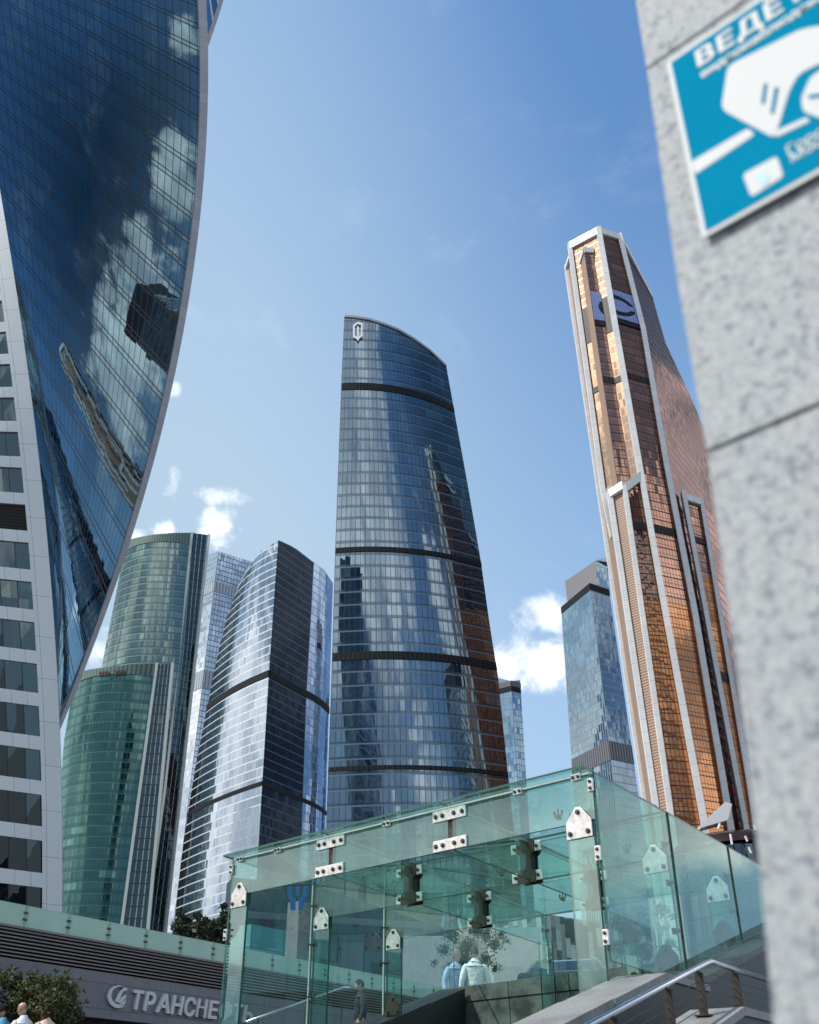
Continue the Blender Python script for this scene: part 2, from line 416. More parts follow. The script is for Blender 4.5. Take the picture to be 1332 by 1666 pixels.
# ================================================================== twisted glass tower on the left
EC = Vector((-59.58, 112.6, 0)); ER = 26.15; EW = 0.0123; FH = 4.2
EA = [-.1529, 1.5337, -.1529 + math.pi, 1.5337 + math.pi]
def ecorner(k, z, r=ER):
    a = EA[k % 4] + (2 * math.pi if k >= 4 else 0) + EW * z
    return Vector((EC.x + r * math.sin(a), EC.y + r * math.cos(a), z))
ev = thing('skyscraper', 'twisting blue glass skyscraper with pale framed edges at the far left', 'skyscraper', (EC.x, EC.y, 2), 'glass towers')
m_ev = curtain('twist_glass', (.004, .010, .022), (.46, .72, .86), .20, 1.35, FH, .085, .05, (.008, .009, .012), (.008, .009, .012), jit=.005, wav=.002, hl2=(.20, .25), var=.5, ior=1.45)
m_evlight = curtain('twist_glass_banded', (.006, .02, .05), (.5, .72, .95), .28, 1.35, FH, .05, .22, (.02, .03, .04), (.55, .57, .6), jit=.01)
m_evclad = panels('twist_cladding', (.60, .65, .68), 1.55, FH / 1.0, .035, (.16, .18, .2), .38, var=.03, streak=.06)
m_trim = panels('twist_edge_trim', (.36, .37, .42), 1.2, 2.1, .06, (.2, .2, .24), .45, var=.08)
ZE0, ZE1 = 2.0, 226.8
def evface(mb, k, z0, z1, nu, nv, inset=0.0, f0=0., f1=1.):
    W_ = (ecorner(k, 0) - ecorner(k + 1, 0)).length
    def pt(a, b):
        z = z0 + (z1 - z0) * b; p, q = ecorner(k, z), ecorner(k + 1, z); f = f0 + (f1 - f0) * a
        n = ((p + q) / 2 - EC); n.z = 0
        return p.lerp(q, f) - n.normalized() * inset
    mb.grid(pt, nu, nv, lambda a, b: ((f0 + (f1 - f0) * a) * W_, z0 + (z1 - z0) * b), flip=True)
for k, m in ((0, m_ev), (2, m_ev), (3, m_evlight)):
    mb = MB(); evface(mb, k, ZE0, ZE1, 26, 106); mb.build('curtain_wall', m, ev, smooth=True)
mb = MB(); ring = [ecorner(k, ZE1 - .5) for k in range(4)]; mb.face(ring[::-1]); mb.build('roof', m_roof, ev)
for k in (0, 2, 3):
    mb = MB(); pts = [ecorner(k, ZE0 + (ZE1 - ZE0) * i / 90, ER + .1) for i in range(91)]
    L = 0
    for i in range(90):
        a, b = pts[i], pts[i + 1]
        for (da, ln) in ((0, 0),):
            def fr(p):
                r = (p - EC); r.z = 0; r.normalize(); tg = Vector((r.y, -r.x, 0))
                return [p - r * .9 + tg * .75, p + r * .25 + tg * .3, p + r * .25 - tg * .3, p - r * .9 - tg * .75]
            A, B = fr(a), fr(b)
            for i2 in range(4):
                j2 = (i2 + 1) % 4
                mb.face([A[i2], A[j2], B[j2], B[i2]], [(i2 * .6, L), (i2 * .6 + .6, L), (i2 * .6 + .6, L + FH / 2), (i2 * .6, L + FH / 2)])
        L += (b - a).length
    mb.build('edge_trim', m_trim, ev)
# the framed face with ribbon windows: cladding strips and each storey's window
mb = MB(); evface(mb, 1, ZE0, ZE1, 3, 108, 0, 0, .058); evface(mb, 1, ZE0, ZE1, 3, 108, 0, .942, 1.0)
mb.build('cladding_frame', m_evclad, ev, smooth=True)
mb = MB(); evface(mb, 1, ZE0, ZE1, 6, 108, .55, .0, 1.0); mb.build('inner_wall', plain('dark_void', (.01, .011, .012), .9), ev)
m_win = curtain('ribbon_window_glass', (.008, .011, .013), (.62, .80, .86), .10, 1.72, 50, .055, .0, (.015, .015, .016), jit=.05, wav=.03, var=.6, ior=1.52)
m_win2 = louvre('plant_floor_louvre', (.02, .017, .015), (.006, .006, .006), .35, .5, 1)
nfl = int((ZE1 - ZE0) / FH)
for i in range(nfl):
    z = 1.4 + i * FH
    mb = MB(); evface(mb, 1, z, z + FH * .31, 14, 1, 0, .058, .942)
    lo = MB()
    W_ = (ecorner(1, 0) - ecorner(2, 0)).length
    for zz in (z, z + FH * .31):                       # returns of the strip into the wall
        pa = [ecorner(1, zz).lerp(ecorner(2, zz), .058 + .884 * q / 14) for q in range(15)]
        n = ((pa[7]) - EC); n.z = 0; n.normalize()
        for q in range(14):
            mb.face([pa[q], pa[q + 1], pa[q + 1] - n * .5, pa[q] - n * .5], [(q, 0), (q + 1, 0), (q + 1, .1), (q, .1)])
    mb.build('storey_band', m_evclad, ev)
    mb = MB(); evface(mb, 1, z + FH * .31, z + FH, 14, 1, .22, .058, .942)
    mb.build('window', m_win2 if i == 13 else m_win, ev)

# ================================================================== curved dark tower in the centre
fe = thing('skyscraper', 'tall dark blue curved skyscraper with a sloping arched top standing in the centre', 'skyscraper', (-10, 285, 2), 'glass towers')
m_fe = curtain('dark_blue_glass', (.008, .022, .042), (.60, .78, .95), .22, 1.5, 4.15, .10, .10, (.02, .025, .035), (.10, .17, .23), jit=.010, wav=.004, var=.6, run=5, blind=.15, bcol=(.035, .09, .13), sp=.16, spcol=(.01, .02, .04), ior=1.5)
FL = edgeY([(560, 515), (555, 628), (545, 897), (540, 1070), (530, 1350)], 270, 270)
FR = edgeY([(726, 596), (741, 680), (761, 790), (782, 912), (797, 1020), (810, 1100), (820, 1200), (829, 1285)], 283, 274)
ff = Facade(FL, FR, 4.2); ff.topcurve([(558, 515), (575, 516), (600, 520), (625, 528), (650, 538), (675, 553), (700, 571), (726, 596)])
ff.build('curtain_wall', m_fe, fe, nu=36, nv=60)
def techband(f, root, za, zb, m=m_band, off=.25, nu=24):
    """the louvred plant floor between two heights (za, zb may differ along the face)"""
    mb = MB(); f.mesh(mb, za, zb, nu, 1, off=off)
    for zz in (za, zb):
        pa = [f.pt(i / nu, zz, off) for i in range(nu + 1)]; pb = [f.pt(i / nu, zz, -.2) for i in range(nu + 1)]
        for i in range(nu): mb.face([pa[i], pa[i + 1], pb[i + 1], pb[i]])
    return mb.build('plant_floor', m, root)
zb = lambda u, v, Y: PY(u, v, Y).z
for (va, vb) in ((624, 635), (892, 900), (1063, 1076), (1249, 1256)):
    u = lerpc([(515, 560), (628, 555), (897, 545), (1070, 540), (1350, 530)], va)
    techband(ff, fe, zb(u, vb, 270), zb(u, va, 270))
rear_and_roof(fe, [ff], 34, m_fe, m_roof)
# roof edge coping and the emblem near the top
mb = MB(); pts = [ff.pt(i / 40, ff.top(i / 40), .1) for i in range(41)]
sweep(mb, pts, ff.n * .35, (0, 0, .45)); mb.build('coping', plain('coping_grey', (.3, .33, .37), .5), fe)
m_signw = plain('sign_white', (.85, .87, .88), .4, var=.03)
def on_fac(f, u, v, off):
    """point of facade f that projects to pixel (u, v)"""
    a, b = 0.0, 1.0; z = f.pt(.5, 100).z
    r = ray(u, v)
    fr = .5
    for _ in range(30):
        p = f.pt(fr, z); k = p.y / r.y; z = CAMZ + r.z * k
        uu = proj(f.pt(fr, z))[0]; du = proj(f.pt(fr + .01, z))[0] - uu
        fr += max(-.2, min(.2, .01 * (u - uu) / du))
    return f.pt(fr, z, off)
def px_poly(mb, f, poly, off, thick):
    mb.prism([on_fac(f, u, v, off) for u, v in poly], f.n * thick)
mb = MB()
ring = [(574, 531), (581, 526), (589, 528), (589, 549), (582, 555), (574, 551)]; inn = [(576.6, 533), (581, 529.3), (586.6, 531), (586.6, 547), (582, 551.4), (576.6, 548.6)]
for i in range(6):
    j = (i + 1) % 6; px_poly(mb, ff, [ring[i], ring[j], inn[j], inn[i]], .35, .5)
px_poly(mb, ff, [(580.2, 533), (582.6, 533), (583, 556.5), (580.6, 556.5)], .35, .5)
mb.build('emblem', m_signw, fe)

# ================================================================== green pair on the left
m_gr = curtain('green_glass', (.005, .025, .026), (.30, .56, .55), .15, 1.5, 3.9, .09, .07, (.02, .08, .068), (.06, .14, .12), jit=.010, wav=.004, var=.6, run=4, sp=.36, spcol=(.012, .058, .048), blind=.05, bcol=(.10, .22, .2))
m_gr2 = curtain('green_glass_tall', (.02, .045, .045), (.52, .70, .70), .20, 1.5, 3.9, .09, .12, (.04, .09, .08), (.17, .23, .22), jit=.012, wav=.004, var=.6, run=4, sp=.2, spcol=(.02, .05, .047), blind=.10, bcol=(.12, .22, .2))
m_fin = curtain('finned_dark_glass', (.006, .014, .018), (.4, .55, .6), .10, 1.9, 3.9, .16, .10, (.30, .37, .36), (.02, .03, .035), jit=.006, var=.6)
m_crown = louvre('crown_fins', (.14, .20, .18), (.05, .09, .08), 1.6, .35, 0)
m_pier = plain('dark_pier', (.035, .04, .045), .5)
def pair(label, Lpx, LY, Cpx, CY, Rpx, RY, sag, topc, glass, crown_h):
    t = thing('skyscraper', label, 'skyscraper', (0, 0, 2), 'glass towers')
    L, C_, R_ = edgeY(Lpx, LY), edgeY(Cpx, CY), edgeY(Rpx, RY)
    t.location = (C_(2).x, C_(2).y, 2); BASE[t] = Vector(t.location)
    a = Facade(L, C_, sag); a.topcurve(topc); b = Facade(C_, R_, 0)
    zc = min(L.top, C_.top)
    a.build('curtain_wall', glass, t, nu=24, nv=40)
    mb = MB(); a.mesh(mb, zc - crown_h, None, 24, 1, off=.3); mb.build('crown', m_crown, t)
    b.build('finned_wall', m_fin, t, nu=4, nv=30)
    for e, w in ((C_, .55), (R_, .55)):
        mb = MB(); sweep(mb, [e(2), e(e.top * .5), e(e.top + .3)], Vector((w, 0, 0)), Vector((0, w, 0)))
        mb.build('corner_pier', m_fin if False else plain('pier_light', (.42, .47, .46), .5), t)
    rear_and_roof(t, [a, b], 26, glass, m_roof)
    return t, a, b, L, C_, R_
gt, ga, gb, gL, gC, gR = pair('tall pale green glass skyscraper behind the shorter green one, with a dark finned side', [(205, 880), (165, 1086), (120, 1330), (90, 1500)], 471, [(312.4, 867), (296, 1082), (239, 1505)], 463, [(340, 870.5), (269.6, 1511)], 466, 7,
     [(200, 881), (225, 874.5), (250, 870), (280, 867.5), (312.4, 867)], m_gr2, 7)
mb = MB(); px = [(291, 1060), (297, 1060), (262, 1505), (252, 1505)]
gt2, ha, hb, hL, hC, hR = pair('shorter deep green glass tower with a rounded front and pale fins along its right side', [(122.6, 1095), (104, 1205), (92, 1340), (75, 1500)], 389.6, [(255.3, 1080), (199, 1499)], 380, [(280.6, 1080), (241, 1507)], 380.5, 7,
     [(122, 1095), (147, 1089.5), (171.6, 1086), (213, 1082), (255.3, 1080)], m_gr, 5.5)
m_ventd = plain('vent_dark', (.05, .025, .02), .7)
for x0 in (162, 189):
    mb = MB()
    for i in range(4):
        x = x0 + i * 4.4; y = 1096.5 - (x - 162) * .05
        px_poly(mb, ha, [(x, y - 3), (x + 3, y - 3.2), (x + 2.7, y + 4), (x - .4, y + 4.2)], .5, .2)
    mb.build('vent', m_ventd, gt2)
# ================================================================== pale tower between
m_pale = curtain('pale_glass', (.16, .20, .24), (.86, .93, 1.0), .42, 2.2, 3.6, .05, .10, (.5, .54, .58), (.42, .48, .54), jit=.02, var=.4, wav=.006)
m_pale2 = curtain('pale_glass_blue', (.02, .05, .12), (.55, .75, 1.0), .30, 2.2, 3.6, .12, .14, (.03, .05, .08), (.03, .05, .08), jit=.006, var=.6)
pt = thing('skyscraper', 'pale white and blue glass tower squeezed between the green tower and the silver curved tower', 'skyscraper', (0, 0, 2), 'glass towers')
e0, e1, e2 = edgeY([(322, 905), (250, 1505)], 614), edgeY([(355, 897), (281.8, 1505)], 600), edgeY([(420, 917), (360, 1500)], 618)
pt.location = (*e1(2).xy, 2); BASE[pt] = Vector(pt.location)
p1, p2 = Facade(e0, e1), Facade(e1, e2)
p1.build('curtain_wall', m_pale, pt, nu=4, nv=30); p2.build('curtain_wall', m_pale2, pt, nu=6, nv=30)
for (u, v, h) in ((350, 955, 7), (330, 1105, 12)):
    z = PY(u, v, 601).z
    for f in (p1, p2): techband(f, pt, z - h / 2, z + h / 2, louvre('plant_pale', (.2, .24, .28), (.4, .45, .5), 2.2, .5, 0), .2, 4)
rear_and_roof(pt, [p1, p2], 24, m_pale2, m_roof)
# ================================================================== silver curved tower with a side coloured as a dark reflection
im = thing('skyscraper', 'silver curved glass tower with white storey lines and a flat side coloured as a dark reflection', 'skyscraper', (0, 0, 2), 'glass towers')
m_im = curtain('silver_glass', (.014, .020, .028), (.72, .85, 1.0), .37, 1.6, 3.8, .05, .13, (.10, .13, .16), (.66, .70, .74), jit=.012, wav=.006, var=.6, hrough=.3)
m_imd = curtain('dark_reflection_glass', (.003, .005, .009), (.16, .24, .40), .02, 1.6, 3.8, .06, .10, (.008, .009, .01), (.022, .027, .035), jit=.008, var=.5, ior=1.35)  # near-black body stands in for the dark tower this face mirrors
m_imr = curtain('silver_glass_right', (.012, .022, .045), (.52, .70, 1.0), .28, 2.4, 3.8, .06, .12, (.06, .09, .14), (.10, .16, .26), jit=.016, wav=.008, var=.5)
IY = 410
c0 = PY(452.4, 878.6, IY); cl = PY(337, 1154, 451)
IC = edgeY([(452.4, 878.6), (437, 1097), (420, 1380), (415, 1470)], IY)
IL = edgeL([(444, 885), (428.8, 897), (404, 921), (386, 956), (367.6, 1009), (351, 1078.6), (335, 1160), (318.6, 1242), (306, 1319), (294, 1401), (284, 1500)], (c0.x, c0.y), ((cl - c0).x, (cl - c0).y))
ID = edgeY([(510.4, 915), (498, 1133), (490, 1362), (484, 1470)], 434)
IR = edgeY([(541.5, 949), (535, 1159), (529, 1360), (525, 1470)], 455)
i1, i2, i3 = Facade(IL, IC, 2.0), Facade(IC, ID), Facade(ID, IR, 1.2)
i1.topcurve([(430, 895.5), (441, 886.5), (452.4, 878.6)]); i3.topcurve([(510.4, 915), (527, 927), (541.5, 949)])
i2.topcurve([(452.4, 878.6), (478, 890), (510.4, 915)])
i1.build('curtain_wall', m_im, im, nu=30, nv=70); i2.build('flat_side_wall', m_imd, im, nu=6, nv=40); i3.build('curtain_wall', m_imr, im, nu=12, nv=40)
for z0_, z1_ in ((PY(437, 1101, IY).z, PY(437, 1090, IY).z), (PY(425, 1278, IY).z, PY(425, 1271, IY).z)):
    for f in (i1, i2, i3): techband(f, im, z0_, z1_, m_band, .3, 20)
rear_and_roof(im, [i1, i2, i3], 16, m_imd, m_roof)
# ================================================================== small blue tower behind the central one
m_sb = curtain('blue_glass_small', (.02, .06, .12), (.55, .78, 1.0), .26, 1.8, 3.8, .16, .14, (.10, .18, .26), (.10, .2, .3), jit=.012)
sb = thing('skyscraper', 'small light blue glass tower partly hidden behind the dark central tower', 'skyscraper', (0, 0, 2), 'glass towers')
e0, e1, e2 = edgeY([(790, 1098), (806, 1330)], 610), edgeY([(831, 1108), (846, 1330)], 600), edgeY([(846, 1106.5), (860, 1330)], 604)
sb.location = (*e1(2).xy, 2); BASE[sb] = Vector(sb.location)
s1, s2 = Facade(e0, e1), Facade(e1, e2)
s1.build('curtain_wall', m_sb, sb, nu=4, nv=12); s2.build('curtain_wall', m_sb, sb, nu=4, nv=12)
rear_and_roof(sb, [s1, s2], 20, m_sb, m_roof)
m_plant = louvre('plant_screen', (.16, .165, .18), (.09, .09, .10), 1.3, .5, 0)
zt = e1.top
for f in (s1, s2):
    techband(f, sb, zt - 6.5, zt - 3.5, m_band, .25, 6)
mb = MB(); s1.mesh(mb, zt - 3.3, zt + .3, 6, 1, off=.4); s2.mesh(mb, zt - 3.3, zt + .3, 4, 1, off=.4); mb.build('plant_screen', m_plant, sb)
# ================================================================== light blue tower left of the copper one
m_eu = curtain('light_blue_glass', (.03, .08, .12), (.70, .88, 1.0), .34, 1.5, 4.0, .10, .08, (.06, .09, .11), (.16, .24, .3), jit=.012, wav=.008, var=.5)
m_eud = curtain('light_blue_glass_shaded', (.02, .04, .07), (.5, .68, .88), .22, 1.5, 4.0, .10, .12, (.03, .04, .06), (.12, .18, .24), jit=.012)  # darker copy of the light blue glass, shade put into the colour
m_euf = curtain('finned_blue_glass', (.03, .07, .1), (.70, .88, 1.0), .30, 1.9, 4.0, .30, .05, (.22, .27, .31), (.1, .15, .2), jit=.012, wav=.008)
eu = thing('skyscraper', 'light blue glass tower with a grey louvred roof box, just left of the copper tower', 'skyscraper', (0, 0, 2), 'glass towers')
e0 = edgeY([(912.6, 988), (921.5, 1120), (931, 1255), (935, 1320)], 551); e1 = edgeY([(959, 948), (976, 1085), (993.7, 1229), (1001, 1300)], 520); e2 = edgeY([(990, 957), (1014, 1120), (1037, 1283), (1043, 1320)], 528)
eu.location = (*e1(2).xy, 2); BASE[eu] = Vector(eu.location)
u1, u2 = Facade(e0, e1), Facade(e1, e2)
zl = e1.top
za = PY(968, 1068, 520).z
u1.build('curtain_wall', m_eu, eu, z0=za, nu=4, nv=16); u1.build('finned_wall', m_euf, eu, z1=za, nu=4, nv=16); u2.build('curtain_wall', m_eud, eu, nu=6, nv=30)
for f in (u1, u2): techband(f, eu, zl - 4.5, zl - .3, m_band, .2, 6)
zq = PY(988, 1205, 520).z
for f in (u1, u2): techband(f, eu, zq - 10, zq, louvre('plant_floor_fins', (.02, .02, .025), (.16, .17, .19), 1.9, .7, 0), .25, 8)
rear_and_roof(eu, [u1, u2], 26, m_eud, m_roof)
# roof box: set back, louvred, and a glass crown at its right
ea, eb, ec = edgeY([(919, 946), (927, 1010)], 556), edgeY([(968.4, 912), (975, 1000)], 527), edgeY([(986, 906), (996, 1000)], 531)
b1, b2 = Facade(ea, eb), Facade(eb, ec)
mb = MB(); b1.mesh(mb, zl - 2, None, 6, 1); b1w = b1
q = [b1.pt(0, ea.top), b1.pt(1, eb.top)]; back = -b1.n * 16
mb.face([q[0], q[1], q[1] + back, q[0] + back]); mb.face([q[0], q[0] + back, q[0] + back - Vector((0, 0, 18)), b1.pt(0, zl - 2)])
mb.build('roof_box', louvre('roof_box_louvre', (.24, .235, .245), (.17, .165, .175), 1.0, .5, 0), eu)
mb = MB(); b2.mesh(mb, zl - 2, None, 4, 3); q = [b2.pt(0, eb.top), b2.pt(1, ec.top)]; back = -b2.n * 12; mb.face([q[0], q[1], q[1] + back, q[0] + back]); mb.build('glass_crown', m_eu, eu)
# ================================================================== copper tower on the right
me_ = thing('skyscraper', 'stepped copper glass skyscraper with white piers and an orange reflection coloured into its lower half, on the right', 'skyscraper', (62, 228, 2), 'glass towers')
m_cuL = curtain('copper_glass_sunlit', (.26, .12, .06), (1.0, .68, .45), .55, 1.08, 2.8, .07, .16, (.20, .12, .08), (.16, .09, .06), jit=.02, wav=.008, var=.5, ior=1.5)  # lit copy of the copper glass, sun brightness put into its colour
m_cuF = curtain('copper_glass', (.17, .065, .048), (.95, .58, .46), .26, 0.94, 2.8, .16, .13, (.20, .12, .09), (.05, .022, .016), jit=.012, wav=.006, var=.6, hl2=(.42, .47))
m_cuO = curtain('copper_glass_reflection', (.50, .15, .040), (1.0, .52, .27), .28, 0.94, 2.8, .15, .10, (.06, .025, .018), (.07, .03, .02), jit=.005, wav=.004, var=.35, hl2=(.38, .44))  # orange body colour stands in for mirrored sunlit buildings
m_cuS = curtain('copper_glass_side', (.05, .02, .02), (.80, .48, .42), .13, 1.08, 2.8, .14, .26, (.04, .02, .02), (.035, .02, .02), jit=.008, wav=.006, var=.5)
m_hat = louvre('copper_hatch', (.40, .31, .25), (.22, .13, .09), .7, .5, 1)
m_pw = panels('white_pier', (.74, .745, .75), 6, 2.8, .08, (.42, .43, .44), .38, var=.05, streak=.12)
m_bk = louvre('copper_plant_floor', (.008, .007, .008), (.04, .032, .03), 1.1, .7, 0)
MS = .72
yC, yB, yD = 318.7 * MS, 328.6 * MS, 323.8 * MS
C1 = edgeY([(974, 377), (1042, 772), (1076, 966), (1145, 1341), (1160, 1425)], yC, yC - 5)
B1 = edgeY([(927, 402), (981, 800), (996, 872)], yB, yB - 2)
B2 = edgeY([(991, 800), (1065, 1301), (1078, 1395)], yB - 7, yB - 10)
A1 = edgeY([(922, 438), (970, 765), (1008, 1020), (1048, 1290), (1062, 1385)], 336 * MS, 329 * MS)
D1 = edgeY([(1008, 388), (1046, 539), (1084, 761), (1130, 1002), (1177, 1283), (1196, 1400)], yD, yD - 5)
G1 = edgeY([(1016, 796), (1089, 1312), (1100, 1395)], yB - 10, yB - 13)
E1 = edgeY([(1112, 807), (1209, 1326), (1222, 1400)], 327 * MS, 322 * MS)
F1 = edgeY([(1141, 819), (1219, 1290), (1236, 1400)], 331 * MS, 326 * MS)
FLd = (D1(100) - C1(100)); 
flank = Vector((.56, .83, 0))
def mface(name, L, Rr, m, z0=2.0, z1=None, nu=4, nv=30, off=0, f0=0., f1=1., out=None):
    f = Facade(L, Rr, 0, out); return f, f.build(name, m, me_, z0=z0, z1=z1, nu=nu, nv=nv, off=off, f0=f0, f1=f1)
zst = PY(1016, 797, yB - 10).z              # the setback on the left, where the slanted white beam runs
fBC, _ = mface('curtain_wall', B1, C1, m_cuL, z0=zst - 1)
fCD, _ = mface('curtain_wall', C1, D1, m_cuF, z0=PY(1046, 812, yC - 3).z)
zo = PY(1060, 978, yC - 3).z  # height where the painted orange reflection starts
mface('curtain_wall', C1, D1, m_cuF, z0=zo, z1=PY(1046, 812, yC - 3).z)
mface('lower_curtain_wall', C1, D1, m_cuO, z1=zo)
fGC, _ = mface('curtain_wall', G1, C1, m_cuF, z0=zo, z1=lambda f: zst + (PY(1044, 772, yC - 3).z - zst) * f)
mface('lower_curtain_wall', G1, C1, m_cuO, z1=zo)
mface('hatched_wall', B2, G1, m_hat, z1=zst - .5, nv=20)
mface('hatched_wall', A1, B1, m_hat, z0=zst - 14, nv=20, z1=lambda f: A1.top + (B1.top - A1.top) * f - 1.0)
mface('hatched_wall', A1, B2, m_hat, z1=zst - 6, nv=20)
# flank running back from the right-hand corner, its skyline stepping down
d0 = D1(D1.top)
sil = [PL(u, v, d0, flank) for u, v in ((1020, 404), (1040, 445), (1059, 485), (1073, 560), (1106, 640), (1145, 735), (1185, 870))]
base_far = Vector((sil[-1].x, sil[-1].y, 2))
def sof(p): return (Vector((p.x, p.y, 0)) - Vector((d0.x, d0.y, 0))).dot(flank.normalized())
mb = MB(); prev = [d0] + sil
cols = []
for k in range(len(prev) - 1):
    for i in range(6 if k < len(prev) - 2 else 7): cols.append(prev[k].lerp(prev[k + 1], i / 6))
def flk(a, b):
    k = a * (len(cols) - 1); i = min(int(k), len(cols) - 2); p = cols[i].lerp(cols[i + 1], k - i)
    z = 2 + (p.z - 2) * b
    q = D1(z) + (Vector((p.x, p.y, z)) - Vector((d0.x, d0.y, z))); q.z = z
    return q
mb.grid(flk, len(cols) - 1, 40, lambda a, b: (sof(flk(a, 1.0)), flk(a, b).z))
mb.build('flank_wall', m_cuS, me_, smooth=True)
mb = MB(); sweep(mb, [c + Vector((0, 0, .2)) for c in prev], Vector((.83, -.56, 0)) * .5, (0, 0, .5)); mb.build('skyline_coping', m_pw, me_)
# protruding block on the right
zE = min(E1.top, F1.top)
fEF, _ = mface('curtain_wall', E1, F1, m_cuF, z0=PY(1150, 935, 326 * MS).z); mface('lower_curtain_wall', E1, F1, m_cuO, z1=PY(1150, 935, 326 * MS).z)
Edge_in = Edge([D1(5) + flank * 4, D1(240) + flank * 4])
mb = MB()
for e, s_ in ((E1, 5), (F1, 5)):
    pass
Ein = Edge([E1(5) + flank * 6.5, E1(zE) + flank * 6.5]); Fin = Edge([F1(5) + flank * 9, F1(zE) + flank * 9])
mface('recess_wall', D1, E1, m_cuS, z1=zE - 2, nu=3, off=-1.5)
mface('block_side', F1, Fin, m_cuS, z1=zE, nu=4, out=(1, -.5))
mb = MB(); mb.face([E1(zE), F1(zE), Fin(zE), Ein(zE)]); mb.build('block_roof', m_roof, me_)
# the wedge-shaped bay on the upper left face
bt = PY(957, 410, yC + 2)
K0 = edgeY([(944, 428), (997, 800)], 325.6 * MS, 323 * MS); K1 = edgeY([(950, 410), (1005, 790)], 320.4 * MS, 317.5 * MS); K2 = edgeY([(965, 411), (1027, 784)], 321.3 * MS, 318.6 * MS)
k1, _ = mface('bay_side', K0, K1, m_hat, z0=zst - 1); k2, _ = mface('bay_front', K1, K2, m_cuF, z0=zst - 1)
mb = MB(); sweep(mb, [K1(K1.top + .6), K2(K2.top + .6)], (0, 0, 1.0), k2.n * .6); sweep(mb, [K0(K0.top + .3), K1(K1.top + .6)], (0, 0, .8), k1.n * .45)
mb.build('bay_cornice', m_pw, me_)
# white piers and beams
def pier(e, w, ztop=None, zbot=2.0, dep=1.0, out=None, shift=0.0):
    mb = MB(); zt_ = e.top + 1.2 if ztop is None else ztop
    d = Vector(out or (-.1, -1, 0)).normalized(); s = Vector((-d.y, d.x, 0))
    zs = sorted({zbot, zt_} | {z for z, _, _ in e.p if zbot < z < zt_})
    sweep(mb, [e(z) + s * shift for z in zs], s * w / 2, d * dep)
    return mb.build('pier', m_pw, me_)
pier(C1, 1.48, dep=1.3); pier(D1, 1.48, dep=1.3); pier(B1, 1.30, zbot=zst - 10); pier(B2, 1.25, ztop=zst + 2)
pier(G1, 1.16, ztop=zst + 1); pier(A1, 1.34); pier(E1, 1.16, dep=1.2); pier(F1, 1.07, dep=1.2)
def beam(p, q, h=1.0, d=.8, w=None):
    mb = MB(); n = Vector(((q - p).y, -(q - p).x, 0)).normalized(); sweep(mb, [p, q], (0, 0, h), n * d); return mb.build('cornice_beam', m_pw, me_)
up = Vector((0, 0, 1))
beam(B1(B1.top), C1(C1.top), 1.4, .9); beam(C1(C1.top), D1(D1.top), 1.3, .9); beam(A1(A1.top), B1(B1.top - 4), .7)
beam(B2(zst + .2), G1(zst + 1.2), 1.2, 1.0); beam(G1(zst + .2), C1(PY(1044, 772, yC - 3).z), 1.4, 1.2)
mb = MB(); zc__ = PY(1044, 772, yC - 3).z; mb.face([B2(zst), G1(zst), C1(zc__), C1(zc__) + flank * 6, B1(zst) + flank * 6]); mb.build('setback_roof', m_roof, me_)
beam(E1(zE), F1(zE), 1.1, .9); beam(D1(D1.top) , sil[2], .8)
# dark plant floors
def pband(f, za, zb_, f0=0.06, f1=.94): mb = MB(); f.mesh(mb, za, zb_, 6, 1, f0, f1, off=.2); mb.build('plant_floor', m_bk, me_)
def zpx(u, v, Y): return PY(u, v, Y).z
pband(fBC, zpx(1000, 622, yC), zpx(1000, 613, yC)); pband(fCD, zpx(1030, 618, yC), zpx(1030, 609, yC))
pband(k2, zpx(990, 626, yC + 1), zpx(990, 616, yC + 1), 0, 1)
pband(fCD, zpx(1080, 862, yC - 3), zpx(1080, 849, yC - 3)); pband(fGC, zpx(1050, 862, yC - 3), zpx(1050, 850, yC - 3))
pband(fEF, zpx(1140, 882, 327 * MS), zpx(1140, 872, 327 * MS)); pband(fEF, zpx(1185, 1106, 325 * MS), zpx(1185, 1092, 325 * MS))
# wide screen band with a ring emblem
m, t = mat('screen_band')
uv = t.n('ShaderNodeUVMap', uv_map='UVMap'); s_ = t.n('ShaderNodeSeparateXYZ', {0: uv}, out=None)
def ell(rx, ry, cx=0., cy=0.):
    a = t.m('DIVIDE', t.m('SUBTRACT', s_.outputs[0], cx), rx); b = t.m('DIVIDE', t.m('SUBTRACT', s_.outputs[1], cy), ry)
    return t.m('LESS_THAN', t.m('ADD', t.m('MULTIPLY', a, a), t.m('MULTIPLY', b, b)), 1.0)
ringm = t.m('MULTIPLY', ell(6.0, 4.0), t.m('SUBTRACT', 1.0, ell(4.1, 2.35, .4)))
gap = t.m('MULTIPLY', t.m('GREATER_THAN', s_.outputs[0], 4.3), t.m('LESS_THAN', t.m('ABSOLUTE', t.m('ADD', s_.outputs[1], -.2)), .85))
ringm = t.m('MULTIPLY', ringm, t.m('SUBTRACT', 1.0, gap))
low = t.m('LESS_THAN', s_.outputs[1], -5.2)
grid_ = t.m('MAXIMUM', t.m('LESS_THAN', t.m('FRACT', t.m('DIVIDE', s_.outputs[0], 1.1)), .12), t.m('LESS_THAN', t.m('FRACT', t.m('DIVIDE', s_.outputs[1], 2.2)), .07))
c = t.mix(t.m('MAXIMUM', ringm, low), (.26, .33, .60), (.008, .008, .012))
c = t.mix(t.m('MULTIPLY', grid_, .5), c, (.06, .06, .10))
t.n('ShaderNodeOutputMaterial', {0: t.n('ShaderNodeBsdfPrincipled', {'Base Color': c, 'Roughness': .45, 'Specular IOR Level': .2})}, out=None)
zr = PY(1004, 497, yC).z
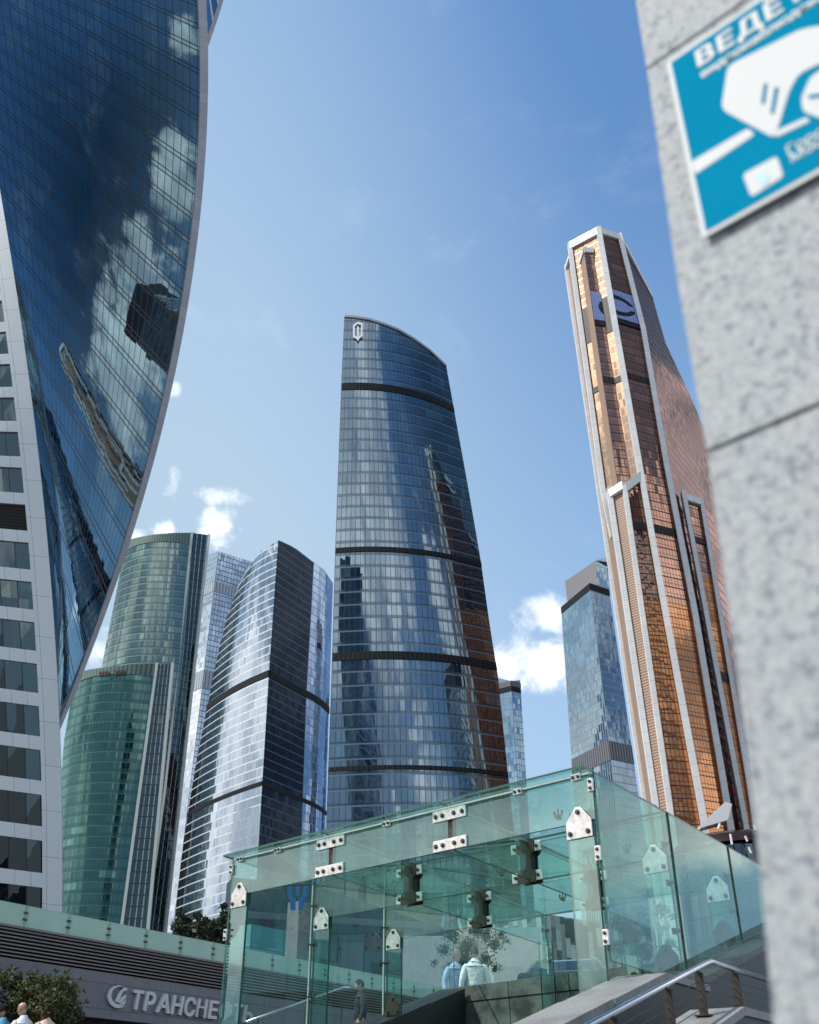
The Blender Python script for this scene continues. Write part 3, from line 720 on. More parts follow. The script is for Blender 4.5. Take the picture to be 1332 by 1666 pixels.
def sband(f, u0, f0, f1, off=.5):
    mb = MB()
    def fn(a, b): return f.pt(f0 + (f1 - f0) * a, zr - 7.2 + 13.3 * b, off)
    flip = (f.R(50) - f.L(50)).cross(Vector((0, 0, 1))).dot(f.n) < 0
    mb.grid(fn, 6, 6, lambda a, b: (u0 + a * (f1 - f0) * f.w, -7.2 + 13.3 * b), flip=flip); mb.build('screen_band', m, me_)
sband(fCD, -1.0, .08, .92, .35); sband(k2, -8.3, 0, 1, .4)
mb = MB(); fBC.mesh(mb, zr - 10, zr + 3.6, 6, 1, .06, .94, off=.15); mb.build('plant_floor', m_bk, me_)
# roof closing
mb = MB(); mb.face([B1(B1.top - 1), C1(C1.top - 1), D1(D1.top - 1), D1(D1.top - 1) + flank * 9, B1(B1.top - 1) + flank * 10]); mb.build('roof', m_roof, me_)
far = base_far
mb = MB(); A_ = A1; 
def rw(a, b):
    p0 = cols[-1]; z = 2 + (p0.z - 2) * b; q = flk(1, b); r = A1(q.z); return q.lerp(r, a) + Vector((0, 1, 0)) * 12 * math.sin(math.pi * a)
k6 = min(range(len(cols)), key=lambda i: abs(sof(cols[i]) - 6)); z6 = cols[k6].z - 1
Rb = Edge([D1(5) + flank.normalized() * 6, D1(D1.top) + flank.normalized() * 6])
mface('rear_wall', A1, Rb, m_cuO, z1=lambda f: A1.top + (z6 - A1.top) * f, out=(-.5, 1))
mb = MB(); mb.grid(rw, 8, 20, lambda a, b: (a * 40, 200 * b)); mb.build('rear_wall', m_cuO, me_)
# slanted white roof piece and dark copper roofs at its foot
m_dk = plain('dark_roof_glass', (.035, .014, .012), .18, .3, .5, .6)
mal = thing('shopping_hall', 'dark copper domed hall roof at the foot of the copper tower, beside the granite pillar', 'building', (PY(1222, 1340, 206).x, 218, 2))
hz = PY(1200, 1336, 206).z; hc = PY(1222, 1340, 206)
mb = MB(); mb.grid(lambda a, b: Vector((hc.x + 14 * math.cos(2 * math.pi * a) * math.cos(b * 1.5), 218 + 14 * math.sin(2 * math.pi * a) * math.cos(b * 1.5), hz - 4 + 4.2 * math.sin(b * 1.5))), 24, 6)
mb.build('dome', m_dk, mal, smooth=True)
mb = MB(); mb.grid(lambda a, b: Vector((hc.x + 12.5 * math.cos(2 * math.pi * a), 218 + 12.5 * math.sin(2 * math.pi * a), 2 + (hz - 6) * b)), 24, 2, lambda a, b: (a * 94, b * hz))
mb.build('drum_wall', curtain('hall_glass', (.008, .01, .018), (.5, .55, .65), .12, 3.2, 5, .08, .05, (.03, .02, .02), jit=.02), mal, smooth=True)
mb = MB()
for (u0, v0, u1, v1) in ((1168, 1349, 1171, 1340), (1188, 1357, 1191, 1374), (1212, 1360, 1216, 1369), (1218, 1378, 1222, 1388), (1226, 1342, 1230, 1350)):
    mb.tube([PY(u0, v0, 203.5), PY(u1, v1, 203.5)], .22, 6)
mb.build('lamp_strip', plain('strip_white', (.8, .82, .85), .4), mal)
wed = MB()
Yw = 214
wp = [PY(u, v, Yw) for u, v in ((1138, 1343), (1180, 1304), (1191, 1308), (1184, 1334), (1140, 1347))]
wed.prism(wp, (0, 4, 0)); tag(wed.build('roof_strut', m_signw, base=wp[0]), 'slanted white wedge at the foot of the copper tower', 'strut')
# ================================================================== dark tower beyond the right edge, mirrored in the twisted glass
dt = thing('skyscraper', 'dark louvre-topped tower seen only as a reflection in the twisting glass skyscraper', 'skyscraper', (112, 150, 2), 'glass towers')
m_dt = curtain('dark_tower_glass', (.02, .025, .03), (.5, .6, .65), .12, 1.6, 4.0, .08, .22, (.02, .02, .02), (.10, .11, .12), jit=.02, var=.7)
q_ = [V2(88, 172), V2(84, 138), V2(118, 133), V2(122, 167)]
for k in range(4):
    a, b = q_[k], q_[(k + 1) % 4]; l = (b - a).length
    mb = MB(); mb.face([a + Vector((0, 0, 2)), b + Vector((0, 0, 2)), b + Vector((0, 0, 176)), a + Vector((0, 0, 176))][::-1], [(0, 2), (l, 2), (l, 176), (0, 176)][::-1]); mb.build('curtain_wall', m_dt, dt)
    mb = MB(); mb.face([a + Vector((0, 0, 176)), b + Vector((0, 0, 176)), b + Vector((0, 0, 190)), a + Vector((0, 0, 190))][::-1], [(0, 0), (l, 0), (l, 14), (0, 14)][::-1]); mb.build('louvred_crown', m_bk, dt)
mb = MB(); mb.face([p + Vector((0, 0, 189)) for p in q_]); mb.build('roof', m_roof, dt)
# ================================================================== glass entrance canopy
m_pg = pane_glass('canopy_glass', (.83, .935, .91), .05, (.30, .48, .43), .0, wav=.003)
m_pgr = pane_glass('canopy_roof_glass', (.74, .89, .855), .04, (.25, .42, .37), .0, wav=.003)
m_fing = pane_glass('fin_glass', (.78, .925, .89), .04, (.26, .55, .48), .09, wav=.002)
m_edge = plain('glass_edge', (.015, .10, .075), .2, var=.2)
m_st = plain('brushed_steel', (.70, .665, .63), .36, .7, .30, 14, .15, 60)
m_bolt = plain('bolt_steel', (.10, .09, .085), .4, .7)
m_stg = plain('weathered_steel', (.06, .048, .038), .5, .4, .35, 6)
m_trimw = plain('pale_seal', (.62, .66, .64), .5)
Zr, Zc = 4.65, 4.65 - CAMZ

R0, L0 = PZ(965, 1250, Zr), PZ(378, 1395, Zr); R0.z = L0.z = 0
A_ = (L0 - R0).normalized(); B_ = V2(.565, .825).normalized(); BL = V2(.485, .875).normalized()
NF = V2(-A_.y, A_.x);  NF = NF if NF.y < 0 else -NF          # front plane normal, towards the camera
NR = V2(B_.y, -B_.x)                                       # right wall normal, outwards
NL = V2(-BL.y, BL.x)
Rw = lambda s, z: R0 + B_ * s + Vector((0, 0, z)); Lw = lambda s, z: L0 + BL * s + Vector((0, 0, z))
SR = [0.0, 1.82, 3.72, 5.757]; SLt = [0.0, 1.86, 3.85, 6.2]
Z = Vector((0, 0, 1))
ca = thing('glass_canopy', 'green glass stair canopy held by steel plates, in the lower centre foreground', 'canopy', (R0.x, R0.y, 2))
H = .012
def ledge_r(s): return 2.95 if s < 1.47 else 2.95 + (s - 1.47) * .266
def ledge_l(s): return 2.1 + s * .266
# roof panes (between frames and longitudinal beams)
for i in range(3):
    for j in range(3):
        f0, f1 = j / 3, (j + 1) / 3
        def rp(i_, f): return Rw(SR[i_], Zr).lerp(Lw(SLt[i_], Zr), f)
        g = .006
        ov = NF * .16 if i == 0 else Vector()
        q = [rp(i, f0 + g / 2) + ov, rp(i, f1 - g / 2) + ov, rp(i + 1, f1 - g / 2) - B_ * .012, rp(i + 1, f0 + g / 2) - B_ * .012]
        mb = MB(); mb.pane(q, Z * -.022); mb.build('roof_pane', [m_pgr, m_edge], ca)
# right wall panes
for i in range(3):
    s0, s1 = SR[i] + .008, SR[i + 1] - .008
    q = [Rw(s0, ledge_r(s0)), Rw(s1, ledge_r(s1)), Rw(s1, Zr - .03), Rw(s0, Zr - .03)]
    if i == 0: q = [Rw(s0, 2.93), Rw(1.47, 2.93), Rw(s1, ledge_r(s1)), Rw(s1, Zr - .03), Rw(s0, Zr - .03)]
    mb = MB(); mb.pane(q, -NR * .02); mb.build('side_pane', [m_pg, m_edge], ca)
    if i: mb = MB(); mb.box(Rw(SR[i], (Zr + ledge_r(SR[i])) / 2), B_ * .009, NR * .012, Z * (Zr - .04 - ledge_r(SR[i])) / 2); mb.build('joint_seal', plain('seal_dark', (.02, .03, .028), .6), ca)
for i in range(3):
    s0, s1 = SLt[i] + .008, SLt[i + 1] - .008
    q = [Lw(s0, ledge_l(s0)), Lw(s1, ledge_l(s1)), Lw(s1, Zr - .03), Lw(s0, Zr - .03)]
    mb = MB(); mb.pane(q, -NL * .02); mb.build('side_pane', [m_pg, m_edge], ca)
    if i: mb = MB(); mb.box(Lw(SLt[i], (Zr + ledge_l(SLt[i])) / 2), BL * .008, NL * .012, Z * (Zr - .04 - ledge_l(SLt[i])) / 2); mb.build('joint_seal', m_trimw, ca)
# back wall panes
BR, BLk = Rw(SR[3], 0), Lw(SLt[3], 0); DB = (BR - BLk).normalized(); NB = V2(DB.y, -DB.x); NB = NB if NB.y < 0 else -NB
ZB = 3.74
for i in range(3):
    p, q = BLk.lerp(BR, i / 3 + .003), BLk.lerp(BR, (i + 1) / 3 - .003)
    mb = MB(); mb.pane([p + Z * ZB, q + Z * ZB, q + Z * (Zr - .03), p + Z * (Zr - .03)], NB * .018); mb.build('back_pane', [m_pg, m_edge], ca)
    if i: mb = MB(); mb.box(BLk.lerp(BR, i / 3) + Z * (ZB + Zr) / 2, DB * .012, NB * .02, Z * (Zr - ZB - .06) / 2); mb.build('joint_seal', m_trimw, ca)
def bolts(par, pts, n, r=.017, h=.022):
    for p in pts:
        mb = MB(); p = Vector(p); mb.tube([p, p + n * h * .45, p + n * h * .46, p + n * h], [r * 1.5, r * 1.5, r, r], 8); mb.build('bolt', m_bolt, par)
def house_plate(c, ax, n, w=.27, h=.27, m=m_st, flipz=1, mb_=None):
    """five-sided plate: ax along its width, n its outward normal, c the middle of its lower edge"""
    c = Vector(c); a = ax.normalized() * w / 2
    pts = [c - a, c + a, c + a + Z * h * .55 * flipz, c + a * .22 + Z * h * flipz, c - a * .22 + Z * h * flipz, c - a + Z * h * .55 * flipz]
    mb = MB(); mb.prism(pts, n * .014); o = mb.build('bracket_plate', m, ca, bevel=.003)
    bolts(o, [c - a * .7 + Z * h * .17 * flipz + n * .014, c + a * .7 + Z * h * .17 * flipz + n * .014, c + Z * h * .84 * flipz + n * .014], n)
    return o
def back_box(c, ax, n, w, h, d=.07):
    """the dark clamp block the plate is bolted to"""
    mb = MB(); mb.box(Vector(c) + Z * h / 2 - n * d / 2, ax.normalized() * w / 2, n * d / 2, Z * h / 2); return mb.build('clamp_block', m_stg, ca)
# portal frames: glass beam with a glass post at either side
BH = .43; PW = .30
for i in range(3):
    r, l = Rw(SR[i], 0), Lw(SLt[i], 0); d = (l - r).normalized(); n = V2(-d.y, d.x); n = n if n.y < 0 else -n
    zt, zb_ = Zr - .05, Zr - .05 - BH
    segs = [0.0, 1 / 3, 2 / 3, 1.0]
    for j in range(3):
        a, b = r.lerp(l, segs[j]) + d * .03, r.lerp(l, segs[j + 1]) - d * .03
        if j == 0: a += d * .0
        mb = MB(); mb.pane([a + Z * zb_, b + Z * zb_, b + Z * zt, a + Z * zt], n * -.03); mb.build('beam_pane', [m_fing if i == 0 else m_pg, m_edge], ca)
    if i == 0:
        mb = MB(); mb.box((r + l) / 2 + Z * (zt + .012) + n * .004, d * ((l - r).length / 2 - .05), n * .012, Z * .009); mb.build('beam_seal', m_trimw, ca)
    for e, sg, zf in ((r, 1, 2.6 if i == 0 else ledge_r(SR[i])), (l, -1, 2.0 if i == 0 else ledge_l(SLt[i]))):
        a, b = e + d * sg * .06, e + d * sg * (.06 + PW)
        mb = MB(); mb.pane([a + Z * zf, b + Z * zf, b + Z * (zb_ - .012), a + Z * (zb_ - .012)], n * -.03); mb.build('post_pane', [m_fing, m_edge], ca)
        c = (a + b) / 2
        house_plate(c + Z * (zb_ - .15) + n * .006, d, n, .29, .29); back_box(c + Z * (zb_ - .14) - n * .036, d, -n * -1, .27, .25, .03)
        if i: house_plate(c + Z * (zf + .0) + n * .006, d, n, .27, .26, m_stg)
    if i == 0:
        for f in (1 / 3, 2 / 3):
            c = r.lerp(l, f)
            for zz in (zt - .01, zb_ + .11):
                mb = MB(); mb.box(c + Z * (zz - .055) + n * .014, d * .23, n * .01, Z * .058); o = mb.build('splice_plate', m_st, ca, bevel=.003)
                bolts(o, [c + d * x + Z * (zz - .055) + n * .024 for x in (-.185, -.07, .09, .185)], n)
            mb = MB(); mb.box(c + Z * (zz + .09) - n * .02, d * .05, n * .012, Z * .12); mb.build('splice_web', m_stg, ca)
# longitudinal beams with clamps where they cross the frames
for f in (1 / 3, 2 / 3):
    for i in range(3):
        a = Rw(SR[i], 0).lerp(Lw(SLt[i], 0), f); b = Rw(SR[i + 1], 0).lerp(Lw(SLt[i + 1], 0), f); d = (b - a).normalized(); n = V2(d.y, -d.x)
        zt, zb_ = Zr - .06, Zr - .05 - BH
        mb = MB(); mb.pane([a + d * .05 + Z * zb_, b - d * .05 + Z * zb_, b - d * .05 + Z * zt, a + d * .05 + Z * zt], n * .03); mb.build('rib_pane', [m_pg, m_edge], ca)
    for i in (1, 2):
        c = Rw(SR[i], 0).lerp(Lw(SLt[i], 0), f); n = NF; d = A_
        o = thing('clamp', None, None) if False else None
        mb = MB()
        zt, zb_ = Zr - .04, Zr - .05 - BH - .03
        hh = (zt - zb_) / 2; cz = (zt + zb_) / 2
        for s_ in (1, -1):
            off = n * (.055 * s_)
            prof = [(-.13, -hh), (.13, -hh), (.13, -hh + .12), (.075, -hh + .16), (.075, hh - .16), (.13, hh - .12), (.13, hh), (-.13, hh), (-.13, hh - .12), (-.075, hh - .16), (-.075, -hh + .16), (-.13, -hh + .12)]
            mb.prism([c + d * x + Z * (cz + y) + off for x, y in prof], n * .02 * s_)
        mb.box(c + Z * cz, d * .06, n * .05, Z * (hh - .03))
        cl = mb.build('beam_clamp', m_stg, ca)
        for x in (-.16, .16):
            for y in (-hh + .07, hh - .07):
                mb = MB(); mb.box(c + d * x + Z * (cz + y) + n * .05, d * .06, n * .012, Z * .055); tb = mb.build('clamp_tab', m_st, cl, bevel=.003)
                bolts(cl, [c + d * x + Z * (cz + y) + n * .062], n, .014, .03)
# back portal posts with dark plates
for f in (.36, .62):
    c = BLk.lerp(BR, f) + NB * .25
    mb = MB(); mb.pane([c - NB * .02 - DB * .13 + Z * 2.9, c - NB * .02 + DB * .13 + Z * 2.9, c - NB * .02 + DB * .13 + Z * 4.2, c - NB * .02 - DB * .13 + Z * 4.2], NB * .03)
    mb.build('post_pane', [m_fing, m_edge], ca)
    if f > .5:
        house_plate(c + Z * 4.0 + NB * .02, DB, NB, .27, .27, m_stg); house_plate(c + Z * 3.32 + NB * .02, DB, NB, .27, .3, m_stg)
# small glass clips on edges and joints
def clip(c, ax, n, w=.10, h=.055):
    mb = MB(); mb.box(c + n * .018, ax.normalized() * w / 2, n * .012, ax.normalized().cross(n).normalized() * h / 2); o = mb.build('glass_clip', m_st, ca, bevel=.002)
    bolts(o, [c + n * .03 + ax.normalized() * x * w for x in (-.27, .27)], n, .011, .02)
for f in (.035, .33 * .5, .5, .835, .965):
    clip(R0.lerp(L0, f) + Z * (Zr - .055) + NF * .003, A_, NF, .11, .06)
clip(R0 + A_ * .035 + Z * (Zr - .16) + NF * .004, Z, NF, .12, .06); clip(L0 - A_ * .03 + Z * (Zr - .16) + NF * .004, Z, NF, .12, .06)
for z in (3.85, 3.12): clip(R0 + A_ * .02 + Z * z + NF * .004, Z, NF, .13, .06)
for z in (3.72, 2.62): clip(L0 - A_ * .02 + Z * z + NF * .004, Z, NF, .13, .06)
def spider(c, n, ax):
    """point fitting: short steel arm with two rotules, on the inside of the glass"""
    mb = MB(); mb.tube([c - n * .01, c + n * .075], .009, 7); mb.tube([c + n * .065 - ax * .05, c + n * .055, c + n * .065 + ax * .05], .008, 7)
    mb.tube([c - ax * .05 + n * .065, c - ax * .05 + n * .012], [.007, .015], 7); mb.tube([c + ax * .05 + n * .065, c + ax * .05 + n * .012], [.007, .015], 7)
    mb.box(c + n * .085, ax.normalized() * .022, n * .015, n.cross(ax).normalized() * .03)
    mb.build('spider_fitting', m_stg, ca)
for i in (1, 2):
    for z in (Zr - .35, 3.9, 3.42): 
        if z > ledge_r(SR[i]) + .2: spider(Rw(SR[i], z), -NR, B_)
    for z in (Zr - .3, 3.85, 3.2):
        if z > ledge_l(SLt[i]) + .2: spider(Lw(SLt[i], z), -NL, BL)
for i in range(1, 3):
    for z in (Zr - .25, 3.95): spider(BLk.lerp(BR, i / 3) + Z * z, NB, DB)
for i in (0, 1, 2):
    for f in (1 / 6, .5, 5 / 6): spider(Rw(SR[i] + .9, Zr - .03).lerp(Lw(SLt[i] + .9, Zr - .03), f), -Z, A_)

# ================================================================== granite parapets of the stair
def granite(name, c1, c2, c3, scale, rough=.55, pw=None, stain=.0, bump=.1, fine=220.0):
    m, t = mat(name); co = t.n('ShaderNodeTexCoord', out=3)
    a = t.n('ShaderNodeTexNoise', {'Vector': co, 'Scale': scale, 'Detail': 5.0, 'Roughness': .75})
    b = t.n('ShaderNodeTexNoise', {'Vector': co, 'Scale': scale * .62, 'Detail': 4.0, 'Roughness': .7})
    d = t.n('ShaderNodeTexVoronoi', {'Vector': co, 'Scale': scale * 1.3, 'Randomness': 1.0})
    c = t.mix(t.ramp(a, .36, .62), tuple(c2), tuple(c1))
    c = t.mix(t.m('MULTIPLY', t.ramp(b, .50, .66), .75), c, tuple(c3))
    c = t.mix(t.m('MULTIPLY', t.ramp(d, .25, .05), .5), c, tuple(c3))
    if stain:
        s1 = t.n('ShaderNodeTexNoise', {'Vector': co, 'Scale': 1.6, 'Detail': 7.0, 'Roughness': .65})
        c = t.mix(t.m('MULTIPLY', t.ramp(s1, .42, .66), stain), c, (.02, .02, .02))
    fn = t.n('ShaderNodeTexNoise', {'Vector': co, 'Scale': fine, 'Detail': 2.0})
    t.n('ShaderNodeOutputMaterial', {0: t.n('ShaderNodeBsdfPrincipled', {'Base Color': c, 'Roughness': rough, 'Normal': t.n('ShaderNodeBump', {'Height': fn, 'Strength': bump, 'Distance': .003})})}, out=None)
    return m
m_gd = granite('granite_shaded', (.032, .030, .034), (.018, .018, .021), (.012, .012, .013), 90, .5, stain=.5)  # parapet sides: their shade is put into the granite colour
m_gt = granite('granite_top', (.30, .31, .30), (.22, .22, .22), (.14, .14, .145), 90, .6, stain=.35)
m_gw = granite('granite_wall', (.20, .20, .19), (.13, .13, .125), (.07, .07, .07), 60, .7, stain=.85)
SLP = .266
def parapet(label, prof, inner, n, width, m_side=m_gd, top=m_gt, name='stair_parapet', zb=-.2):
    """wall along B_ with a sloping coping: prof = [(s, z)], inner(s) = inner foot, n = direction of its width"""
    o = thing(name, label, 'parapet', (*inner(prof[0][0]).xy, 0))
    mb = MB()
    for (s0, z0), (s1, z1) in zip(prof, prof[1:]):
        a, b = inner(s0), inner(s1); w = n * width
        mb.face([a + w + Z * zb, b + w + Z * zb, b + w + Z * (z1 - .06), a + w + Z * (z0 - .06)])
        mb.face([b + Z * zb, a + Z * zb, a + Z * (z0 - .06), b + Z * (z1 - .06)])
    s0, z0 = prof[0]; s1, z1 = prof[-1]; a, b = inner(s0), inner(s1); w = n * width
    mb.face([a + Z * zb, a + w + Z * zb, a + w + Z * (z0 - .06), a + Z * (z0 - .06)]); mb.face([b + w + Z * zb, b + Z * zb, b + Z * (z1 - .06), b + w + Z * (z1 - .06)])
    mb.build('wall_face', m_side, o)
    for (s0, z0), (s1, z1) in zip(prof, prof[1:]):
        a, b = inner(s0) - n * .0, inner(s1); w = n * (width + .02)
        L = (b - a).length; k = max(1, round(L / 1.15))
        mb = MB()
        for i in range(k):
            p, q = a.lerp(b, i / k + (.002 if i else 0)), a.lerp(b, (i + 1) / k - (.002 if i < k - 1 else 0)); zp, zq = z0 + (z1 - z0) * i / k, z0 + (z1 - z0) * (i + 1) / k
            mb.prism([p + Z * (zp - .06), q + Z * (zq - .06), q + Z * zq, p + Z * zp], w)
        mb.build('coping', top, o)
    return o
crest = 2.83
parapet('granite stair parapet whose pale sloping coping ends in a crest at the canopy corner', [(-5.5, crest - SLP * 5.75), (.25, crest), (1.3, crest)], lambda s: R0 + B_ * s + NR * -.08, NR, .46)
parapet('granite parapet with sides coloured as in shade, climbing under the right glass wall of the canopy', [(1.32, 2.92), (1.47, 2.93), (5.757, 2.93 + (5.757 - 1.47) * SLP)], lambda s: R0 + B_ * s + NR * -.05, NR, .36, top=granite('granite_mid', (.13, .13, .135), (.09, .09, .095), (.05, .05, .05), 90, .55, stain=.3))
c3 = P(1206, 1633, 8.0); c3.z = 0
parapet('grey granite parapet carrying the steel handrail at the lower right', [(-6, 2.46 - SLP * 6), (0, 2.46), (3.5, 2.46)], lambda s: c3 + B_ * s - NR * .42, NR, .42)
# left parapet under the glass, back parapet
parapet('dark granite parapet climbing under the left glass wall of the canopy', [(-2.5, ledge_l(-2.5)), (6.0, ledge_l(6.0) - .0)], lambda s: L0 + BL * s + NL * -.3, NL, .45, m_side=m_gd, top=m_gd)
bp = thing('back_parapet', 'stained grey granite parapet behind the canopy, in front of the two men in white shirts', 'parapet', (*BLk.xy, 2))
for i in range(5):
    for (z0, z1) in ((2.0, 2.88), (2.886, 3.50), (3.506, 3.74)):
        p, q = BLk.lerp(BR, i / 5 + .001) - DB * (.3 if i == 0 else 0), BLk.lerp(BR, (i + 1) / 5 - .001)
        mb = MB(); mb.box((p + q) / 2 + Z * (z0 + z1) / 2 - NB * .16, (q - p) / 2, NB * (.18 if z1 < 3.7 else .2), Z * (z1 - z0) / 2); mb.build('granite_block', m_gw, bp, bevel=.004)
# handrail on the near parapet
m_rail = plain('polished_rail', (.62, .62, .64), .2, 1.0, .04); m_cable = plain('cable_dark', (.05, .05, .052), .5, .6)
m_post = plain('rail_post_bronze', (.03, .024, .021), .6, .3, .2)
hr = thing('handrail', 'polished steel handrail on dark posts with thin cables at the lower right', 'handrail', (*c3.xy, 0))
ro = lambda s: c3 + B_ * s - NR * .2
zr_ = lambda s: 2.80 + (SLP * s if s < 0 else 0.0)
zc_ = lambda s: 2.46 + (SLP * s if s < 0 else 0.0)
mb = MB(); mb.tube([ro(-6) + Z * zr_(-6), ro(-.06) + Z * zr_(-.06), ro(.04) + Z * (zr_(0) + .003), ro(.14) + Z * zr_(.14), ro(3.2) + Z * zr_(3.2)], .021, 12); mb.build('rail', m_rail, hr, smooth=True)
for s in (-3.0, -1.95, -.98, -.30, .55, 1.7, 2.9):
    h = zr_(s) - .035 - zc_(s)
    mb = MB(); c = ro(s) + Z * (zc_(s) + h / 2); mb.box(c, B_ * .012, NR * .032, Z * h / 2); mb.box(ro(s) + Z * (zc_(s) + .006), B_ * .05, NR * .06, Z * .006); mb.box(ro(s) + Z * (zr_(s) - .03), B_ * .03, NR * .008, Z * .01)
    mb.build('post', m_post, hr, bevel=.002)
for k in range(4):
    dz = .06 + k * .062
    mb = MB(); mb.tube([ro(-6) + Z * (zc_(-6) + dz), ro(0) + Z * (zc_(0) + dz), ro(3.2) + Z * (zc_(3.2) + dz)], .0035, 5); mb.build('cable', m_cable, hr)
# the outer stair treads behind the rail
m_step = granite('granite_step', (.20, .2, .2), (.15, .15, .15), (.1, .1, .1), 80, .65, stain=.3)
st = thing('outer_stair', 'grey granite stair between the parapets at the lower right', 'stairs', (*(R0 + B_ * -3 + NR * 1).xy, 0))
w0 = R0 + NR * .40; w1 = c3 - NR * .42
wd = (w1 - w0).dot(NR)
for k in range(22):
    s = -6 + k * .45; z = max(.12, 2.35 + SLP * (s - .3)) if s < .3 else 2.35
    if s > 4: break
    a = R0 + B_ * s + NR * .42
    mb = MB(); mb.box(a + NR * (wd - .04) / 2 + B_ * .225 + Z * z / 2, NR * (wd - .06) / 2, B_ * .223, Z * z / 2); mb.build('step', m_step, st)
# ================================================================== granite pillar with the notice, close to the camera
pd = V2(.735, -.677).normalized(); pnrm = V2(-pd.y, pd.x); pnrm = pnrm if pnrm.y < 0 else -pnrm
pe0 = PY(1150, 735, 1.22); ppl = (pe0.x, pe0.y)
m_pg_ = granite('granite_pale', (.44, .455, .46), (.30, .33, .355), (.11, .145, .19), 80, .75, bump=.25, fine=160)
pil = thing('granite_pillar', 'pale speckled granite pillar close to the camera on the right, carrying a blue notice', 'pillar', (*ppl, 0))
edgepx = [(1016, -150), (1034, 0), (1052, 112), (1101, 450), (1150, 735), (1200, 1100), (1229, 1350), (1257, 1640), (1263, 1720)]
pe = [PL(u, v, ppl, pd) for u, v in edgepx]
def xs(z):
    for a, b in zip(pe, pe[1:]):
        if b.z <= z <= a.z or b is pe[-1] and z < b.z or a is pe[0] and z > a.z:
            f = (z - a.z) / (b.z - a.z); f = max(-3, min(1.5, f)); return (a.lerp(b, f) - pe0).dot(pd)
def pp(x, z, out=0.0): return Vector((pe0.x, pe0.y, 0)) + pd * x + Z * z + pnrm * out
zj = [.0, PL(1150, 735, ppl, pd).z, PL(1052, 112, ppl, pd).z, 4.2]
zj.insert(1, zj[1] - (zj[2] - zj[1]))
zj = [-.0] + zj[1:]
WID = .95
for za, zb_ in zip(zj, zj[1:]):
    g = .0042
    a, b = za + g, zb_ - g
    n = max(2, int((b - a) / .08)); zs = [a + (b - a) * i / n for i in range(n + 1)]
    mb = MB()
    for o_, flip in ((0, False), (-.045, True)):
        for p, q in zip(zs, zs[1:]): 
            f = [pp(xs(p), p, o_), pp(WID, p, o_), pp(WID, q, o_), pp(xs(q), q, o_)]
            mb.face(f if not flip else f[::-1])
    for p, q in zip(zs, zs[1:]):
        mb.face([pp(xs(q), q, 0), pp(xs(q), q, -.6), pp(xs(p), p, -.6), pp(xs(p), p, 0)])
    mb.face([pp(xs(a), a, 0), pp(xs(a), a, -.6), pp(WID, a, -.6), pp(WID, a, 0)]); mb.face([pp(xs(b), b, 0), pp(WID, b, 0), pp(WID, b, -.6), pp(xs(b), b, -.6)])
    mb.build('granite_slab', m_pg_, pil)
mb = MB(); xm = max(xs(0.2), xs(2), xs(3.2)) + .02
mb.prism([pp(xm, 0, -.02), pp(WID - .02, 0, -.02), pp(WID - .02, 0, -.58), pp(xm, 0, -.58)], Z * 4.18); mb.build('mortar_core', plain('mortar_brown', (.09, .07, .06), .9), pil)
# notice
sg = thing('notice_sign', 'blue and white surveillance notice with a camera symbol, on the granite pillar', 'sign', pp(.1, 2.6))
m_blue = plain('notice_blue', (.004, .235, .40), .7, var=.03, spec=.0); m_wh = plain('notice_white', (.66, .68, .68), .6, var=.02, spec=.12)
OUT = .012
def SPX(u, v, out=OUT): 
    r = ray(u, v); a = pe0 + pnrm * out
    return CAM + r * ((a - CAM).dot(pnrm) / r.dot(pnrm))
def s2(p): q = Vector(p) - pe0; return Vector((q.dot(pd), q.z))
TL, BLs = s2(SPX(1085, 101)), s2(SPX(1141, 388)); 
sx0 = (TL.x + BLs.x) / 2
def sp3(x, z, out): return Vector((pe0.x, pe0.y, 0)) + pd * x + Z * (z + 0) + pnrm * out
zt0 = PL(1085, 101, (pe0 + pnrm * OUT).xy, pd).z; zb0 = PL(1141, 388, (pe0 + pnrm * OUT).xy, pd).z
SWD = .46
def quad(x0, x1, z0, z1, o0, th, m, nm, par=sg):
    mb = MB(); mb.prism([sp3(x0, z0, o0), sp3(x1, z0, o0), sp3(x1, z1, o0), sp3(x0, z1, o0)], pnrm * th); return mb.build(nm, m, par)
quad(sx0, sx0 + SWD, zb0, zt0, OUT - .004, .004, m_wh, 'plate')
bd = .0085
quad(sx0 + bd, sx0 + SWD - bd, zb0 + bd, zt0 - bd, OUT + .0003, .0006, m_blue, 'blue_field')
for cx in (.04, SWD - .04):
    for cz in (.04, zt0 - zb0 - .04):
        mb = MB(); p = sp3(sx0 + cx, zb0 + cz, 0); mb.tube([p - pnrm * .002, p + pnrm * (OUT - .004)], .008, 8); mb.build('standoff', m_st, sg)
def spoly(pix, nm, m=m_wh, th=.0006, lift=.0012):
    mb = MB(); mb.prism([SPX(u, v, OUT + lift) for u, v in pix], pnrm * th); return mb.build(nm, m, sg)
def rounded(poly, r, n=4):
    out = []
    for i, p in enumerate(poly):
        a, b = Vector(poly[i - 1]), Vector(poly[(i + 1) % len(poly)]); p = Vector(p)
        d1, d2 = (a - p), (b - p); k1, k2 = min(r, d1.length * .45), min(r, d2.length * .45)
        s_, e = p + d1.normalized() * k1, p + d2.normalized() * k2
        for j in range(n + 1): t_ = j / n; out.append((s_ * (1 - t_) ** 2 + p * 2 * t_ * (1 - t_) + e * t_ ** 2)[:])
    return out
spoly(rounded([(1184, 107), (1302, 48), (1345, 40), (1372, 62), (1372, 92), (1335, 103), (1300, 120), (1284, 148), (1262, 220), (1256, 223), (1173, 178)], 12), 'camera_symbol')
